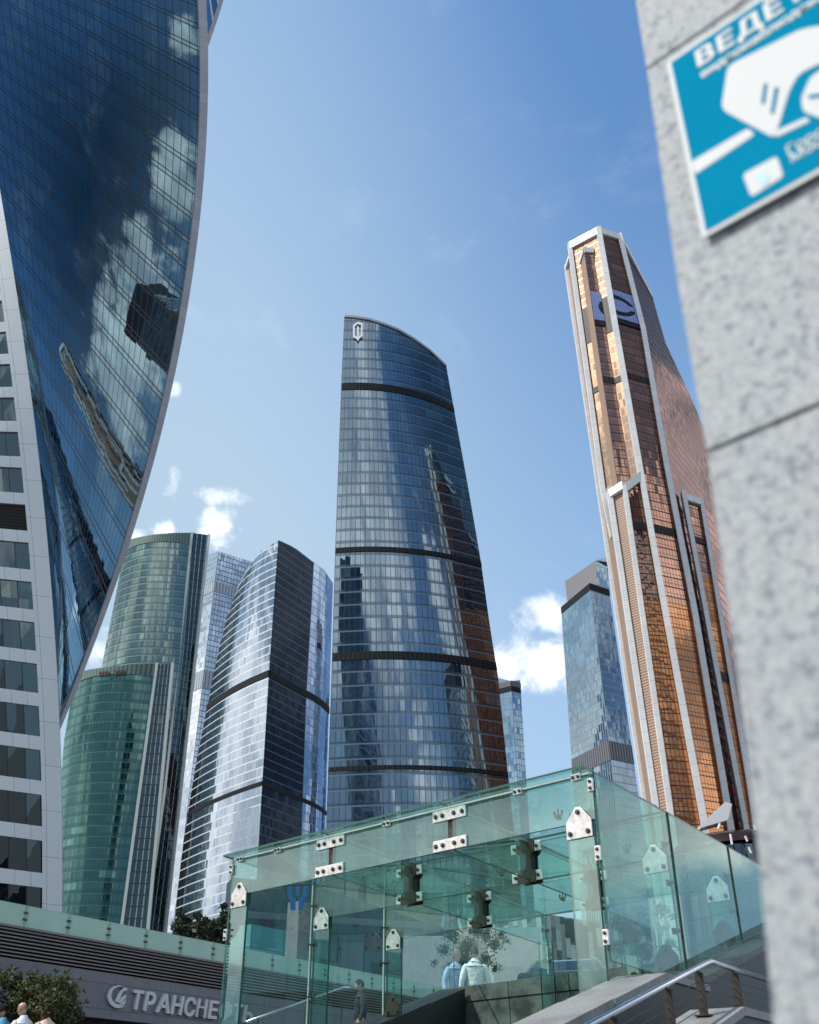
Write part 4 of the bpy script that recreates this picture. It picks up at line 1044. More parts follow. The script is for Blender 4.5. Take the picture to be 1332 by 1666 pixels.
for q in ([(1242.5, 137), (1248.5, 135), (1244, 168), (1238, 170)], [(1260, 143), (1267, 141), (1259, 184), (1253, 186)]): spoly(rounded(q, 2), 'symbol_line', m_blue, .0006, .0021)
spoly(rounded([(1303, 160), (1318, 126), (1345, 108), (1372, 100), (1372, 205), (1340, 194), (1306, 182)], 9), 'camera_symbol')
spoly(rounded([(1314, 155), (1372, 147), (1372, 153), (1316, 161)], 2), 'symbol_line', m_blue, .0006, .0021)
spoly(rounded([(1256, 216), (1312, 191), (1318, 197), (1264, 223)], 3), 'symbol_line')
spoly(rounded([(1125, 263), (1217, 209), (1228, 219), (1131, 284)], 5), 'symbol_line')
spoly(rounded([(1208, 284), (1264, 254), (1275, 287), (1222, 321)], 7), 'emblem_shield')
spoly(rounded([(1228, 287), (1246, 277), (1252, 292), (1248, 300), (1238, 303)], 3), 'emblem_figure', plain('emblem_grey', (.30, .52, .60), .5), .0004, .0021)
def text(body, size, x, z, par, m, bold=0.0, shear=0.0, spacing=1.0, nm='lettering', axes=None, out=0.0, ex=.0005):
    """a line of lettering as a flat mesh; (x, z) on the board, axes = (origin, right, up, normal)"""
    cu = bpy.data.curves.new(nm, 'FONT'); cu.body = body; cu.size = size; cu.shear = shear; cu.space_character = spacing; cu.extrude = ex
    ob = bpy.data.objects.new('tmp_text', cu); COL.objects.link(ob)
    dg = bpy.context.evaluated_depsgraph_get(); src_ = bpy.data.meshes.new_from_object(ob.evaluated_get(dg))
    bpy.data.objects.remove(ob); bpy.data.curves.remove(cu)
    o_, rt, up_, nn = axes
    root = par
    while root.parent: root = root.parent
    vs, fs = [], []
    for k, (dx, dy) in enumerate([(0, 0), (1, 0), (-1, 0), (.5, .6), (-.5, -.6), (-.5, .6), (.5, -.6)] if bold else [(0, 0)]):
        b = len(vs)                        # the strokes are thickened by shifted copies, each a hair prouder than the last
        vs += [tuple(o_ + rt * (x + v.co.x + dx * bold) + up_ * (z + v.co.y + dy * bold) + nn * (out + v.co.z + k * ex * .05) - BASE[root]) for v in src_.vertices]
        fs += [tuple(b + i for i in p.vertices) for p in src_.polygons]
    bpy.data.meshes.remove(src_)
    me = bpy.data.meshes.new(nm); me.from_pydata(vs, [], fs); me.materials.append(m)
    w = bpy.data.objects.new(nm, me); COL.objects.link(w); w.parent = par
    return w
AX = (Vector((pe0.x, pe0.y, 0)), pd, Z, pnrm)
tp = s2(SPX(1134, 112)); tz = SPX(1134, 112).z
text('ВЕДЁТСЯ', .056, tp.x, tz, sg, m_wh, bold=.0026, spacing=1.14, axes=AX, out=OUT + .0016)
tp = s2(SPX(1142, 130)); tz = SPX(1142, 129).z
text('видеонаблюдение', .0265, tp.x, tz, sg, m_wh, bold=.0010, spacing=1.0, axes=AX, out=OUT + .0016)
tp = s2(SPX(1281, 254)); tz = SPX(1281, 254).z
text('Город', .026, tp.x, tz, sg, m_wh, bold=.0004, axes=AX, out=OUT + .0016)
text('Москва', .026, tp.x + .002, tz - .019, sg, m_wh, bold=.0004, axes=AX, out=OUT + .0016)

# ================================================================== wall with the lettering on the left
wa = P(0, 1465, 20.0); wdv = V2(.548, .836).normalized(); wn_ = V2(wdv.y, -wdv.x)
wall = thing('podium_wall', 'long dark grey stone podium wall with a louvre strip and frosted glass rail at the lower left', 'wall', (wa.x, wa.y, 2))
WZ = lambda u, v: PL(u, v, wa, wdv).z
z_gt = WZ(0, 1464.6); z_gb = WZ(0, 1503.6); z_lb = WZ(0, 1559)
m_ws = panels('podium_stone', (.15, .155, .18), 1.6, .48, .012, (.05, .05, .06), .6, var=.10, streak=.5)
wp_ = lambda s, z, o=0.0: Vector((wa.x, wa.y, z)) + wdv * s + wn_ * o
S0, S1 = -8.0, 34.0
zd = WZ(150, 1655)
mb = MB(); mb.face([wp_(S0, zd), wp_(S1, zd), wp_(S1, z_lb), wp_(S0, z_lb)], [(0, zd), (S1 - S0, zd), (S1 - S0, z_lb), (0, z_lb)])
mb.face([wp_(S0, zd), wp_(S0, zd, -.5), wp_(S1, zd, -.5), wp_(S1, zd)]); mb.build('stone_face', m_ws, wall)
mb = MB(); mb.face([wp_(S0, 1.5, -.5), wp_(S1, 1.5, -.5), wp_(S1, zd, -.5), wp_(S0, zd, -.5)]); mb.build('plinth', plain('plinth_dark', (.02, .02, .022), .7), wall)
mb = MB(); mb.face([wp_(S0, z_lb, -.25), wp_(S1, z_lb, -.25), wp_(S1, z_gb, -.25), wp_(S0, z_gb, -.25)]); mb.face([wp_(S0, z_lb), wp_(S1, z_lb), wp_(S1, z_lb, -.25), wp_(S0, z_lb, -.25)]); mb.build('louvre_back', plain('void_black', (.008, .007, .007), .9), wall)
nl = 9; m_lv = plain('louvre_blade', (.17, .15, .145), .45, .5, .1)
mb = MB()
for i in range(nl):
    z = z_lb + (z_gb - z_lb) * (i + .5) / nl; h = (z_gb - z_lb) / nl
    q = [wp_(S0, z - h * .34, -.0), wp_(S1, z - h * .34, 0), wp_(S1, z + h * .10, -.16), wp_(S0, z + h * .10, -.16)]
    mb.prism(q, Vector((0, 0, -.012)))
    mb.face([wp_(S0, z - h * .36, .0), wp_(S1, z - h * .36, .0), wp_(S1, z - h * .10, .0), wp_(S0, z - h * .10, .0)])
mb.build('louvre_blades', m_lv, wall)
m_fr = pane_glass('frosted_glass', (.5, .66, .60), .5, (.40, .56, .50), .03)
m, t = mat('frosted_rail'); co = t.n('ShaderNodeTexCoord', out=3)
nz_ = t.n('ShaderNodeTexNoise', {'Vector': co, 'Scale': 1.2, 'Detail': 6.0})
t.n('ShaderNodeOutputMaterial', {0: t.ms(.45, t.n('ShaderNodeBsdfPrincipled', {'Base Color': t.vm('SCALE', (.44, .58, .525), scale=t.m('ADD', .75, t.m('MULTIPLY', nz_, .5))), 'Roughness': .3}), t.n('ShaderNodeBsdfTranslucent', {'Color': (.47, .64, .58)}))}, out=None)
m_frost = m
k = 0; s = S0
while s < S1:
    mb = MB(); mb.pane([wp_(s + .006, z_gb + .02, .0), wp_(s + 1.07, z_gb + .02, 0), wp_(s + 1.07, z_gt, 0), wp_(s + .006, z_gt, 0)], -wn_ * .02); mb.build('rail_pane', [m_frost, m_edge], wall)
    mb = MB()
    for z in (z_gb + .16, z_gt - .14):
        mb.box(wp_(s, z, .012), wdv * .05, wn_ * .008, Z * .018); mb.tube([wp_(s, z, .01), wp_(s, z, -.1)], .015, 6)
    mb.box(wp_(s, (z_gb + z_gt) / 2, -.06), wdv * .012, wn_ * .02, Z * (z_gt - z_gb) / 2.1); mb.build('rail_bracket', m_stg, wall)
    s += 1.08
mb = MB(); mb.box(wp_((S0 + S1) / 2, z_gb, -.05), wdv * (S1 - S0) / 2, wn_ * .09, Z * .02); mb.build('rail_base', m_lv, wall)
mb = MB(); mb.face([wp_(S0, z_gb, -.25), wp_(S1, z_gb, -.25), wp_(S1, z_gb, -14), wp_(S0, z_gb, -14)]); mb.build('terrace_deck', m_roof, wall)
mb = MB(); lx = PL(322, 1648, wa, wdv); mb.box(lx + wn_ * .06, wdv * .05, wn_ * .06, Z * .09); mb.build('wall_lamp', m_bolt, wall)
# lettering
m_let = plain('letter_grey', (.52, .52, .53), .45, .1, .04)
sgn = thing('wall_lettering', 'grey raised company lettering with a leaf-and-ring emblem on the dark podium wall', 'sign', PL(215, 1640, wa, wdv))
AXW = (Vector((wa.x, wa.y, 0)), wdv, Z, wn_)
ws = lambda u, v: (PL(u, v, wa, wdv) - Vector((wa.x, wa.y, 0))).dot(wdv)
lb, lt = PL(212, 1641.5, wa, wdv).z, PL(212, 1612, wa, wdv).z
caph = lt - lb
bx = [(210, 'Т'), (229, 'Р'), (249, 'А'), (273.5, 'Н'), (295, 'С'), (314.5, 'Н'), (334, 'Е'), (352, 'Ф'), (376, 'Т'), (391, 'Ь')]
nxt = [x for x, _ in bx[1:]] + [408]
for (x, ch), x2 in zip(bx, nxt):
    v = 1641 + (x - 212) * .104
    s0, s1 = ws(x, v), ws(x2, v + (x2 - x) * .104)
    o = text(ch, caph / .70, 0, lb, sgn, m_let, bold=.022, shear=.10, nm='letter', axes=AXW, out=.035, ex=.03)
    xsv = [(Vector(v_.co) + BASE[sgn] - AXW[0]).dot(wdv) for v_ in o.data.vertices]; x0, x1 = min(xsv), max(xsv); kx = (s1 - s0 - .015) / (x1 - x0)
    for v_ in o.data.vertices:
        q = (Vector(v_.co) + BASE[sgn] - AXW[0]).dot(wdv); v_.co = v_.co + wdv * (s0 + (q - x0) * kx - q)
def wpoly(pix, nm='emblem_leaf'):
    mb = MB(); mb.prism([PL(u, v, wa, wdv) + wn_ * .01 for u, v in pix], wn_ * .05); mb.build(nm, m_let, sgn)
def arc(cx, cy, rx, ry, a0, a1, n=14, rot=0.0): 
    return [(cx + rx * math.cos(R(a0 + (a1 - a0) * i / n)), cy + ry * math.sin(R(a0 + (a1 - a0) * i / n))) for i in range(n + 1)]
o_ = arc(189.5, 1622, 17.5, 18.5, 60, 300); i_ = arc(192.5, 1620, 15, 14.6, 300, 60)
for a in range(len(o_) - 1): wpoly([o_[a], o_[a + 1], i_[len(i_) - 2 - a], i_[len(i_) - 1 - a]], 'emblem_ring')
wpoly([(184, 1629), (192, 1613), (199, 1607), (204, 1608), (203, 1612), (197, 1613), (191, 1626), (187, 1631)])
wpoly([(187, 1632), (195, 1622), (203, 1618), (201, 1624), (195, 1631)])
wpoly([(190, 1634), (197, 1630), (202, 1626), (200, 1634), (194, 1639)])

# ================================================================== foliage
def leafmat(name, c, var=.5):
    m, t = mat(name); co = t.n('ShaderNodeTexCoord', out=3)
    a = t.n('ShaderNodeTexNoise', {'Vector': co, 'Scale': 2.2, 'Detail': 3.0}); wn = t.n('ShaderNodeNewGeometry', out=None).outputs['Random Per Island']
    cc = t.vm('SCALE', tuple(c), scale=t.m('ADD', 1 - var, t.m('ADD', t.m('MULTIPLY', a, var), t.m('MULTIPLY', wn, var))))
    t.n('ShaderNodeOutputMaterial', {0: t.ms(.3, t.n('ShaderNodeBsdfPrincipled', {'Base Color': cc, 'Roughness': .55}), t.n('ShaderNodeBsdfTranslucent', {'Color': cc}))}, out=None)
    return m
m_lf = leafmat('leaf_olive', (.066, .078, .020)); m_lfd = leafmat('leaf_dark', (.03, .05, .025)); m_bark = plain('bark', (.07, .055, .045), .9, var=.4, scale=12)
rnd = random.Random(5)
def leaf(mb, p, n, sz, asp=.5):
    a = n.orthogonal().normalized(); b = n.cross(a); th = rnd.uniform(0, 6.28); u = a * math.cos(th) + b * math.sin(th); w = n.cross(u)
    mb.face([p - u * sz, p + w * sz * asp, p + u * sz, p - w * sz * asp])
def tree(name, label, cat, base, blobs, nleaf, lsz, trunk_r, m=m_lf, group=None, limbs=9, shell=.55):
    """blobs: (centre offset, radius xyz) of leaf clumps"""
    base = Vector(base); o = thing(name, label, cat, base, group)
    top = max(b[0][2] for b in blobs)
    mb = MB(); mb.tube([base, base + Vector((.02, .03, top * .45)), base + Vector((-.03, .02, top * .9))], [trunk_r, trunk_r * .75, trunk_r * .25], 7)
    for c, r in blobs[:limbs]:
        z0 = min(top * .8, c[2] * .55); a = base + Vector((0, 0, z0)); e = base + Vector(c)
        mb.tube([a, a.lerp(e, .5) + Vector((0, 0, .06 * top)), e], [trunk_r * .5, trunk_r * .3, trunk_r * .1], 5)
    mb.build('trunk', m_bark, o)
    mb = MB(); vol = [r[0] * r[1] * r[2] for _, r in blobs]; tot = sum(vol)
    for (c, r), v in zip(blobs, vol):
        for _ in range(int(nleaf * v / tot) + 3):
            d = Vector((rnd.gauss(0, 1), rnd.gauss(0, 1), rnd.gauss(0, 1))).normalized(); k = (shell + (1 - shell) * rnd.random()) * (.75 + .5 * noise.noise(d * 2.1 + Vector(c)))
            p = base + Vector(c) + Vector((d.x * r[0], d.y * r[1], d.z * r[2])) * k
            n = (d + Vector((rnd.gauss(0, .7), rnd.gauss(0, .7), rnd.gauss(0, .7) + .4))).normalized(); leaf(mb, p, n, lsz * rnd.uniform(.6, 1.3))
    mb.build('crown', m, o)
    return o
def blobs_px(px, t0, base):
    out = []
    for u, v, rr in px:
        t_ = t0 + rnd.uniform(-.5, .5); c = P(u, v, t_) - Vector(base); r = rr * t_ / FPX; out.append((c[:], (r, r, r * .85)))
    return out
bb = P(55, 1700, 18.9); bb.z = 2.0
tree('shrub', 'bushy olive green shrub behind the three people at the lower left corner', 'shrub', bb, blobs_px([(60, 1610, 36), (20, 1598, 26), (28, 1588, 12), (76, 1592, 14), (100, 1598, 20), (110, 1615, 24), (85, 1630, 34), (30, 1630, 36), (118, 1640, 20), (132, 1592, 6), (128, 1650, 14), (0, 1590, 20), (-20, 1600, 30), (60, 1650, 40), (100, 1660, 30), (48, 1585, 10), (90, 1580, 7), (14, 1576, 8), (122, 1600, 8), (62, 1578, 6), (140, 1630, 7), (108, 1581, 8), (26, 1575, 7), (136, 1612, 6), (-6, 1567, 9)], 18.6, bb), 10500, .036, .05, limbs=16)
for lab, px in (('low dark tree above the glass rail, beside the left edge of the canopy', [(364, 1474, 8), (366, 1492, 14), (352, 1508, 18), (372, 1515, 18), (360, 1530, 20)]),
                ('low dark tree above the glass rail, in front of the silver tower', [(322, 1490, 10), (330, 1502, 16), (318, 1514, 18), (340, 1520, 18), (326, 1534, 22)]),
                ('low dark tree above the glass rail, at the foot of the pale tower', [(295, 1487, 9), (300, 1498, 13), (288, 1508, 12), (304, 1516, 18), (292, 1526, 18)])):
    tb3 = P(px[2][0], 1560, 34); tb3.z = 2.0
    tree('terrace_tree', lab, 'tree', tb3, blobs_px(px, 34, tb3), 2600, .10, .10, m_lfd, 'low trees behind the rail', shell=.25)

# ================================================================== things seen through the canopy
# dark podium block with the blue sign, teal glazed gallery
pod = thing('podium_block', 'dark grey office block with a blue sign, seen through the left part of the canopy', 'building', P(470, 1600, 62).xy.to_3d())
m_pod = curtain('podium_dark_glass', (.02, .022, .03), (.35, .38, .45), .10, 2.4, 3.6, .05, .12, (.02, .02, .025), (.12, .13, .16), jit=.01)
qa, qb = P(372, 1500, 70), P(720, 1500, 75)
def wallquad(a, b, z0, z1, depth, m, nm, par):
    a, b = Vector((a.x, a.y, 0)), Vector((b.x, b.y, 0)); d = (b - a); L = d.length; n = V2(d.y, -d.x).normalized(); n = n if n.y < 0 else -n
    mb = MB(); 
    for (p, q, nn) in ((a, b, n), (b, b - n * depth, d), (b - n * depth, a - n * depth, -n), (a - n * depth, a, -d)):
        l = (q - p).length; f = [p + Z * z0, q + Z * z0, q + Z * z1, p + Z * z1]
        if (f[1] - f[0]).cross(f[2] - f[0]).dot(nn) < 0: mb.face([f[1], f[0], f[3], f[2]], [(l, z0), (0, z0), (0, z1), (l, z1)])
        else: mb.face(f, [(0, z0), (l, z0), (l, z1), (0, z1)])
    mb.face([a + Z * z1, b + Z * z1, b - n * depth + Z * z1, a - n * depth + Z * z1]); return mb.build(nm, m, par)
wallquad(qa, qb, 2, P(400, 1425, 71).z, 2, m_pod, 'office_wall', pod)
teal = plain('teal_glazing', (.02, .16, .18), .2, var=.1)
wallquad(P(405, 1560, 66), P(700, 1560, 80), P(450, 1585, 66).z, P(450, 1498, 66).z, 3, curtain('teal_glass', (.012, .12, .14), (.4, .7, .72), .12, 3.0, 2.4, .03, .03, (.02, .08, .09), jit=.008), 'glazed_gallery', pod)
wallquad(P(482, 1560, 64), P(518, 1560, 65.5), 2, P(500, 1455, 64).z, 1.0, plain('grey_panel', (.16, .16, .18), .6), 'pylon', pod)
m_bs = plain('sign_blue', (.01, .16, .55), .3, var=.03)
def px3(pix, t0, th, nm, m, par):
    mb = MB(); mb.prism([P(u, v, t0) for u, v in pix], (0, th, 0)); return mb.build(nm, m, par)
for q in ([(467, 1442), (473, 1440), (474, 1454), (480, 1462), (480, 1479), (472, 1480), (472, 1466), (467, 1456)], [(481, 1441), (486, 1441), (487, 1456), (484, 1460), (482, 1456)], [(494, 1440), (500, 1441), (500, 1456), (493, 1466), (492, 1479), (485, 1479), (486, 1464), (492, 1456)]):
    px3(q, 62, .3, 'blue_sign', m_bs, pod)
wh = thing('pale_building', 'pale plastered building with a dark doorway, behind the two men inside the canopy view', 'building', P(760, 1600, 46).xy.to_3d())
m_wb = plain('plaster_pale', (.42, .44, .44), .7, var=.1)
wallquad(P(655, 1540, 50), P(800, 1540, 50), 2, P(720, 1521, 50).z, 8, plain('plaster_grey', (.30, .31, .31), .7), 'plaster_wall', wh)
wallquad(P(801, 1540, 47), P(880, 1540, 47), 2, P(830, 1506, 47).z, 8, m_wb, 'plaster_wall', wh)
px3([(822, 1568), (822, 1560), (829, 1551), (838, 1551), (846, 1560), (846, 1600), (822, 1600)], 46.9, .2, 'doorway', plain('doorway_dark', (.03, .035, .04), .6), wh)
ch = thing('patterned_building', 'building with a patchwork of pale and black panels, above the parked car', 'building', P(910, 1600, 60).xy.to_3d())
m, t = mat('patchwork_panels'); uv = t.n('ShaderNodeUVMap', uv_map='UVMap'); s_ = t.n('ShaderNodeSeparateXYZ', {0: uv}, out=None)
cx_ = t.m('FLOOR', t.m('DIVIDE', s_.outputs[0], .40)); wv = t.n('ShaderNodeTexWhiteNoise', {'Vector': t.n('ShaderNodeCombineXYZ', {0: cx_, 1: 0.0, 2: 4.0})})
cy_ = t.m('FLOOR', t.m('ADD', t.m('DIVIDE', s_.outputs[1], 1.1), t.m('MULTIPLY', wv, 3.0)))
wv2 = t.n('ShaderNodeTexWhiteNoise', {'Vector': t.n('ShaderNodeCombineXYZ', {0: cx_, 1: cy_, 2: 9.0})})
t.n('ShaderNodeOutputMaterial', {0: t.n('ShaderNodeBsdfPrincipled', {'Base Color': t.mix(t.ramp(wv2, .35, .95), (.02, .022, .025), (.42, .43, .42)), 'Roughness': .5})}, out=None)
wallquad(P(884, 1560, 60), P(1010, 1560, 64), 2, P(900, 1478, 60).z, 8, m, 'panel_wall', ch)
tb = P(762, 1640, 27); tb.z = 2.9
tree('young_tree', 'young thin-leaved tree between the two men and the pale building', 'tree', tb, blobs_px([(735, 1520, 24), (775, 1508, 24), (805, 1535, 22), (722, 1545, 19), (760, 1540, 27), (790, 1560, 21), (706, 1565, 12), (815, 1520, 15), (745, 1500, 18), (720, 1512, 15), (790, 1522, 19), (752, 1560, 24), (776, 1580, 24), (732, 1575, 19), (806, 1575, 15), (826, 1530, 10), (762, 1490, 12)], 27, tb), 6500, .034, .03, m_lfd, shell=.05, limbs=5)
# tree to the right behind the side glass
tb2 = P(1040, 1660, 25); tb2.z = 2.9
tree('young_tree', 'leafy young tree seen through the right glass wall of the canopy', 'tree', tb2, blobs_px([(1010, 1500, 28), (1035, 1490, 26), (1060, 1515, 28), (1075, 1480, 18), (1010, 1540, 24), (1045, 1550, 24), (1090, 1535, 14), (1095, 1490, 10), (995, 1470, 12), (1105, 1545, 8)], 25, tb2), 2600, .06, .06, m_lfd, shell=.2)
# car beyond the back parapet
def car(label, c, d):
    o = thing('parked_car', label, 'car', c); d = d.normalized(); n = V2(-d.y, d.x); c = Vector(c)
    m_body = plain('car_paint', (.05, .055, .06), .15, .4, .03, spec=.8); m_gl = curtain('car_glass', (.01, .012, .015), (.8, .9, 1), .12, 50, 50, 0, 0, jit=0, wav=0)
    prof = [(-2.15, .45), (-2.2, .75), (-1.95, .98), (-1.2, 1.02), (-.75, 1.36), (-.1, 1.47), (.55, 1.42), (1.25, 1.02), (1.95, .88), (2.2, .68), (2.2, .4)]
    low = [(-2.15, .45), (-2.2, .75), (-1.95, .98), (-1.2, 1.02), (1.25, 1.0), (1.95, .88), (2.2, .68), (2.2, .4)]
    mb = MB(); mb.prism([c + d * x + Z * z - n * .88 for x, z in low], n * 1.76); mb.build('body', m_body, o, bevel=.08)
    cab = [(-1.25, 1.0), (-.78, 1.34), (-.1, 1.46), (.55, 1.40), (1.25, 1.0)]
    mb = MB(); k = len(cab)
    A = [c + d * x + Z * z - n * (.84 - .18 * (z - 1) / .46) for x, z in cab]; B = [c + d * x + Z * z + n * (.84 - .18 * (z - 1) / .46) for x, z in cab]
    mb.face(A[::-1]); mb.face(B)
    for i in range(k - 1): mb.face([A[i], A[i + 1], B[i + 1], B[i]], None, 1 if i in (1, 2) else 0)
    mb.build('cabin_glass', [m_gl, m_body], o)
    for s_, Q in ((-1, A), (1, B)):
        mb = MB(); mb.tube([q + n * .01 * s_ + Z * .01 for q in Q], .028, 6); mb.build('roof_rail', m_rail, o)
    for x in (-1.35, 1.4):
        for s_ in (-1, 1):
            w = c + d * x + n * .80 * s_ + Z * .33; mb = MB(); mb.tube([w - n * .1, w + n * .1], .33, 18); wo = mb.build('wheel', plain('tyre_black', (.02, .02, .02), .8), o)
            mb = MB(); mb.tube([w + n * .09 * s_, w + n * .11 * s_], .2, 14); mb.build('rim', m_st, wo)
cc = P(930, 1612, 25.5); cc.z = P(920, 1556, 25.5).z - 1.49
car('dark parked car with shiny roof edges behind the back parapet of the canopy', cc, V2(.35, 1))
# ================================================================== people
m_skin = plain('skin', (.50, .30, .22), .5, var=.08); m_skin2 = plain('skin_tanned', (.42, .24, .17), .5, var=.08)
def skin_mesh(name, nodes, edges, m, par, root=0, levels=2, smooth=True):
    """one continuous surface grown round connected joints: nodes = [(pos, rx, ry)]"""
    me = bpy.data.meshes.new(name); b = BASE[par if par.parent is None else par.parent]
    me.from_pydata([tuple(Vector(p) - b) for p, _, _ in nodes], edges, []); o = bpy.data.objects.new('tmp_skin', me); COL.objects.link(o)
    md = o.modifiers.new('skin', 'SKIN'); md.use_smooth_shade = True; md.branch_smoothing = .6
    for i, (_, rx, ry) in enumerate(nodes): me.skin_vertices[0].data[i].radius = (rx, ry)
    for sv in me.skin_vertices[0].data: sv.use_root = False
    me.skin_vertices[0].data[root].use_root = True
    sb_ = o.modifiers.new('sub', 'SUBSURF'); sb_.levels = levels; sb_.render_levels = levels
    dg = bpy.context.evaluated_depsgraph_get(); nm = bpy.data.meshes.new_from_object(o.evaluated_get(dg)); bpy.data.objects.remove(o)
    nm.name = name; nm.materials.clear(); nm.materials.append(m)
    for p in nm.polygons: p.use_smooth = True; p.material_index = 0
    w = bpy.data.objects.new(name, nm); COL.objects.link(w); w.parent = par
    return w
def person(label, foot, yaw, h=1.75, shirt=(.7, .72, .75), trouser=(.03, .03, .04), hair=(.03, .02, .015), bald=False, longhair=False, head_down=.0, turn=0.0, tie=False, jacket=None, skin=None, arms='down', fem=False, group=None, rough=.8):
    foot = Vector(foot); o = thing('person', label, 'person', foot, group); sk = skin or m_skin
    q = Matrix.Rotation(yaw, 3, 'Z'); S = h / 1.75
    def G(x, y, z): return foot + q @ (Vector((x, y, z)) * S)       # x right, y forward, z up
    def Gd(v): return q @ Vector(v)
    sw = .185 if not fem else .16
    N = [(G(0, 0, .95), .12, .085), (G(0, 0, 1.15), .10, .07), (G(0, .0, 1.30), .10, .07), (G(0, -.01, 1.45), .055, .056), (G(0, .01, 1.53), .052, .055)]
    E_ = [(0, 1), (1, 2), (2, 3), (3, 4)]
    def add(p, r, par, r2=None): N.append((p, r, r2 or r)); E_.append((par, len(N) - 1)); return len(N) - 1
    hands = []
    for s_ in (-1, 1):
        a = add(G(s_ * (sw - .03), -.01, 1.375), .040, 2)
        if arms == 'front': el, wr = G(s_ * (sw + .07), .02, 1.13), G(s_ * .13, .25, 1.02)
        else: el, wr = G(s_ * (sw + .07), -.03, 1.12), G(s_ * (sw + .08), .06, .88)
        a = add(el, .036, a); a = add(wr, .028, a); 
        d = (wr - el).normalized(); hp = add(wr + d * .07 * S, .036, a, .02)
        sd = Gd((0, 1, 0)) if arms != 'front' else Gd((s_, 0, 0)); 
        for k in range(4):
            ofs = sd * (k - 1.5) * .020 * S; ln = (.062, .072, .068, .052)[k] * S
            f1 = add(wr + d * .10 * S + ofs, .0095, hp); add(wr + d * (.10 * S + ln) + ofs - Gd((s_ * .018, 0, 0)), .007, f1)
        t1 = add(wr + d * .055 * S + sd * .045 * S, .010, hp); add(wr + d * .095 * S + sd * .058 * S, .008, t1)
    for s_ in (-1, 1):
        a = add(G(s_ * .09, 0, .86), .095, 0); a = add(G(s_ * .10, .02, .50), .06, a); a = add(G(s_ * .10, -.01, .10), .04, a); add(G(s_ * .11, .14, .035), .038, a, .03)
    # head: skull, jaw, nose and brow shaped on one ball joined to the neck
    body = skin_mesh('body', N, E_, sk, o)
    hr_ = Matrix.Rotation(turn, 3, 'Z') @ Matrix.Rotation(-head_down, 3, 'X')
    hc = Vector((0, .030, 1.615))
    def H(v): return foot + q @ ((hc + Vector((0, 0, -.08)) + hr_ @ (Vector(v) + Vector((0, 0, .08)))) * S)
    def headpt(a, b, grow=0.0):
        th = 2 * math.pi * a; ph = math.pi * (b - .5); x, y, z = math.cos(ph) * math.cos(th), math.cos(ph) * math.sin(th), math.sin(ph)
        rx, ry, rz = .071, .090, .110
        k = 1.0
        if z < 0: k = 1 - .30 * (-z) ** 1.4
        p = Vector((x * rx * k, y * ry * (1 - .10 * max(0, -z)), z * rz))
        if y > 0:
            fx = abs(x)
            if fx < .30 and -.42 < z < .12: p.y += .022 * (1 - fx / .30) * (1 - abs(z + .22) / .36 if abs(z + .22) < .36 else 0)      # nose
            if fx < .55 and -.75 < z < -.45: p.y += .010 * (1 - fx / .55)                                                           # lips
            if .12 < fx < .55 and -.02 < z < .16: p.y -= .010                                                                       # eye sockets
            if z < -.8: p.y += .014
        if grow: p += p.normalized() * grow
        return H(p)
    mb = MB(); mb.grid(lambda a, b: headpt(a, b), 28, 22); hm = mb.build('head', sk, body, smooth=True)
    for s_ in (-1, 1):
        mb = MB(); mb.ball(H((s_ * .073, -.008, -.01)), .012, .022, .032, 8, 6); mb.build('ear', sk, body, smooth=True)
        mb = MB(); mb.ball(H((s_ * .028, .081, .008)), .010, .008, .007, 8, 6); mb.build('eye', plain('eye_dark', (.04, .03, .03), .3), body, smooth=True)
    if not bald:
        hm_ = plain('hair', hair, .85, var=.4, scale=40, spec=.1)
        mb = MB()
        def hf(a, b):
            th = 2 * math.pi * a; fr = max(0, math.sin(th)); lo = .42 + .26 * fr ** 1.5
            return headpt(a, lo + (1 - lo) * b, .012 + .004 * math.sin(9 * th))
        mb.grid(hf, 26, 10)
        if longhair:
            def lf(a, b):
                th = math.pi + math.pi * a; w = 1 + .25 * b
                return H((.088 * math.cos(th) * w, .03 + .098 * math.sin(th) * w, .04 - .27 * b + .01 * math.sin(13 * th)))
            mb.grid(lf, 18, 8)
        mb.build('hair', hm_, o, smooth=True)
    else:
        mb = MB()
        def hf(a, b):
            th = math.pi + math.pi * (a * 1.16 - .08); return headpt(th / (2 * math.pi), .40 + .22 * b, .004)
        mb.grid(hf, 18, 5); mb.build('hair', plain('hair_cropped', (.30, .19, .14), .8, spec=.1), o, smooth=True)
    # clothes: grown a little larger round the same joints
    top = jacket or shirt; ms_ = plain('shirt_cloth', top, rough, var=.10, scale=7, bump=.9, bscale=16)
    Ns = [(G(0, 0, .90), .168, .128), (G(0, 0, 1.14), .15 if fem else .168, .118), (G(0, 0, 1.31), .182, .132), (G(0, -.005, 1.39), .160, .118), (G(0, -.01, 1.455), .092, .088), (G(0, -.005, 1.50), .066, .066)]
    Es = [(0, 1), (1, 2), (2, 3), (3, 4), (4, 5)]
    for s_ in (-1, 1):
        if arms == 'front': el, wr = G(s_ * (sw + .07), .02, 1.13), G(s_ * .145, .22, 1.03)
        else: el, wr = G(s_ * (sw + .07), -.03, 1.12), G(s_ * (sw + .078), .05, .91)
        k = len(Ns); Ns += [(G(s_ * (sw - .01), -.01, 1.385), .076, .078), (el, .055, .055), (wr, .042, .042)]; Es += [(2, k), (k, k + 1), (k + 1, k + 2)]
    so = skin_mesh('jacket' if jacket else 'shirt', Ns, Es, ms_, o)
    mb = MB(); mb.grid(lambda a, b: G((.150 * (1 - b) ** 1.3 + .058) * math.cos(2 * math.pi * a), -.004 + (.062 * (1 - b) + .056) * math.sin(2 * math.pi * a), 1.375 + .13 * b + (.012 * math.sin(-2 * math.pi * a) if b > .8 else 0)), 20, 6); mb.build('collar', ms_, so, smooth=True)
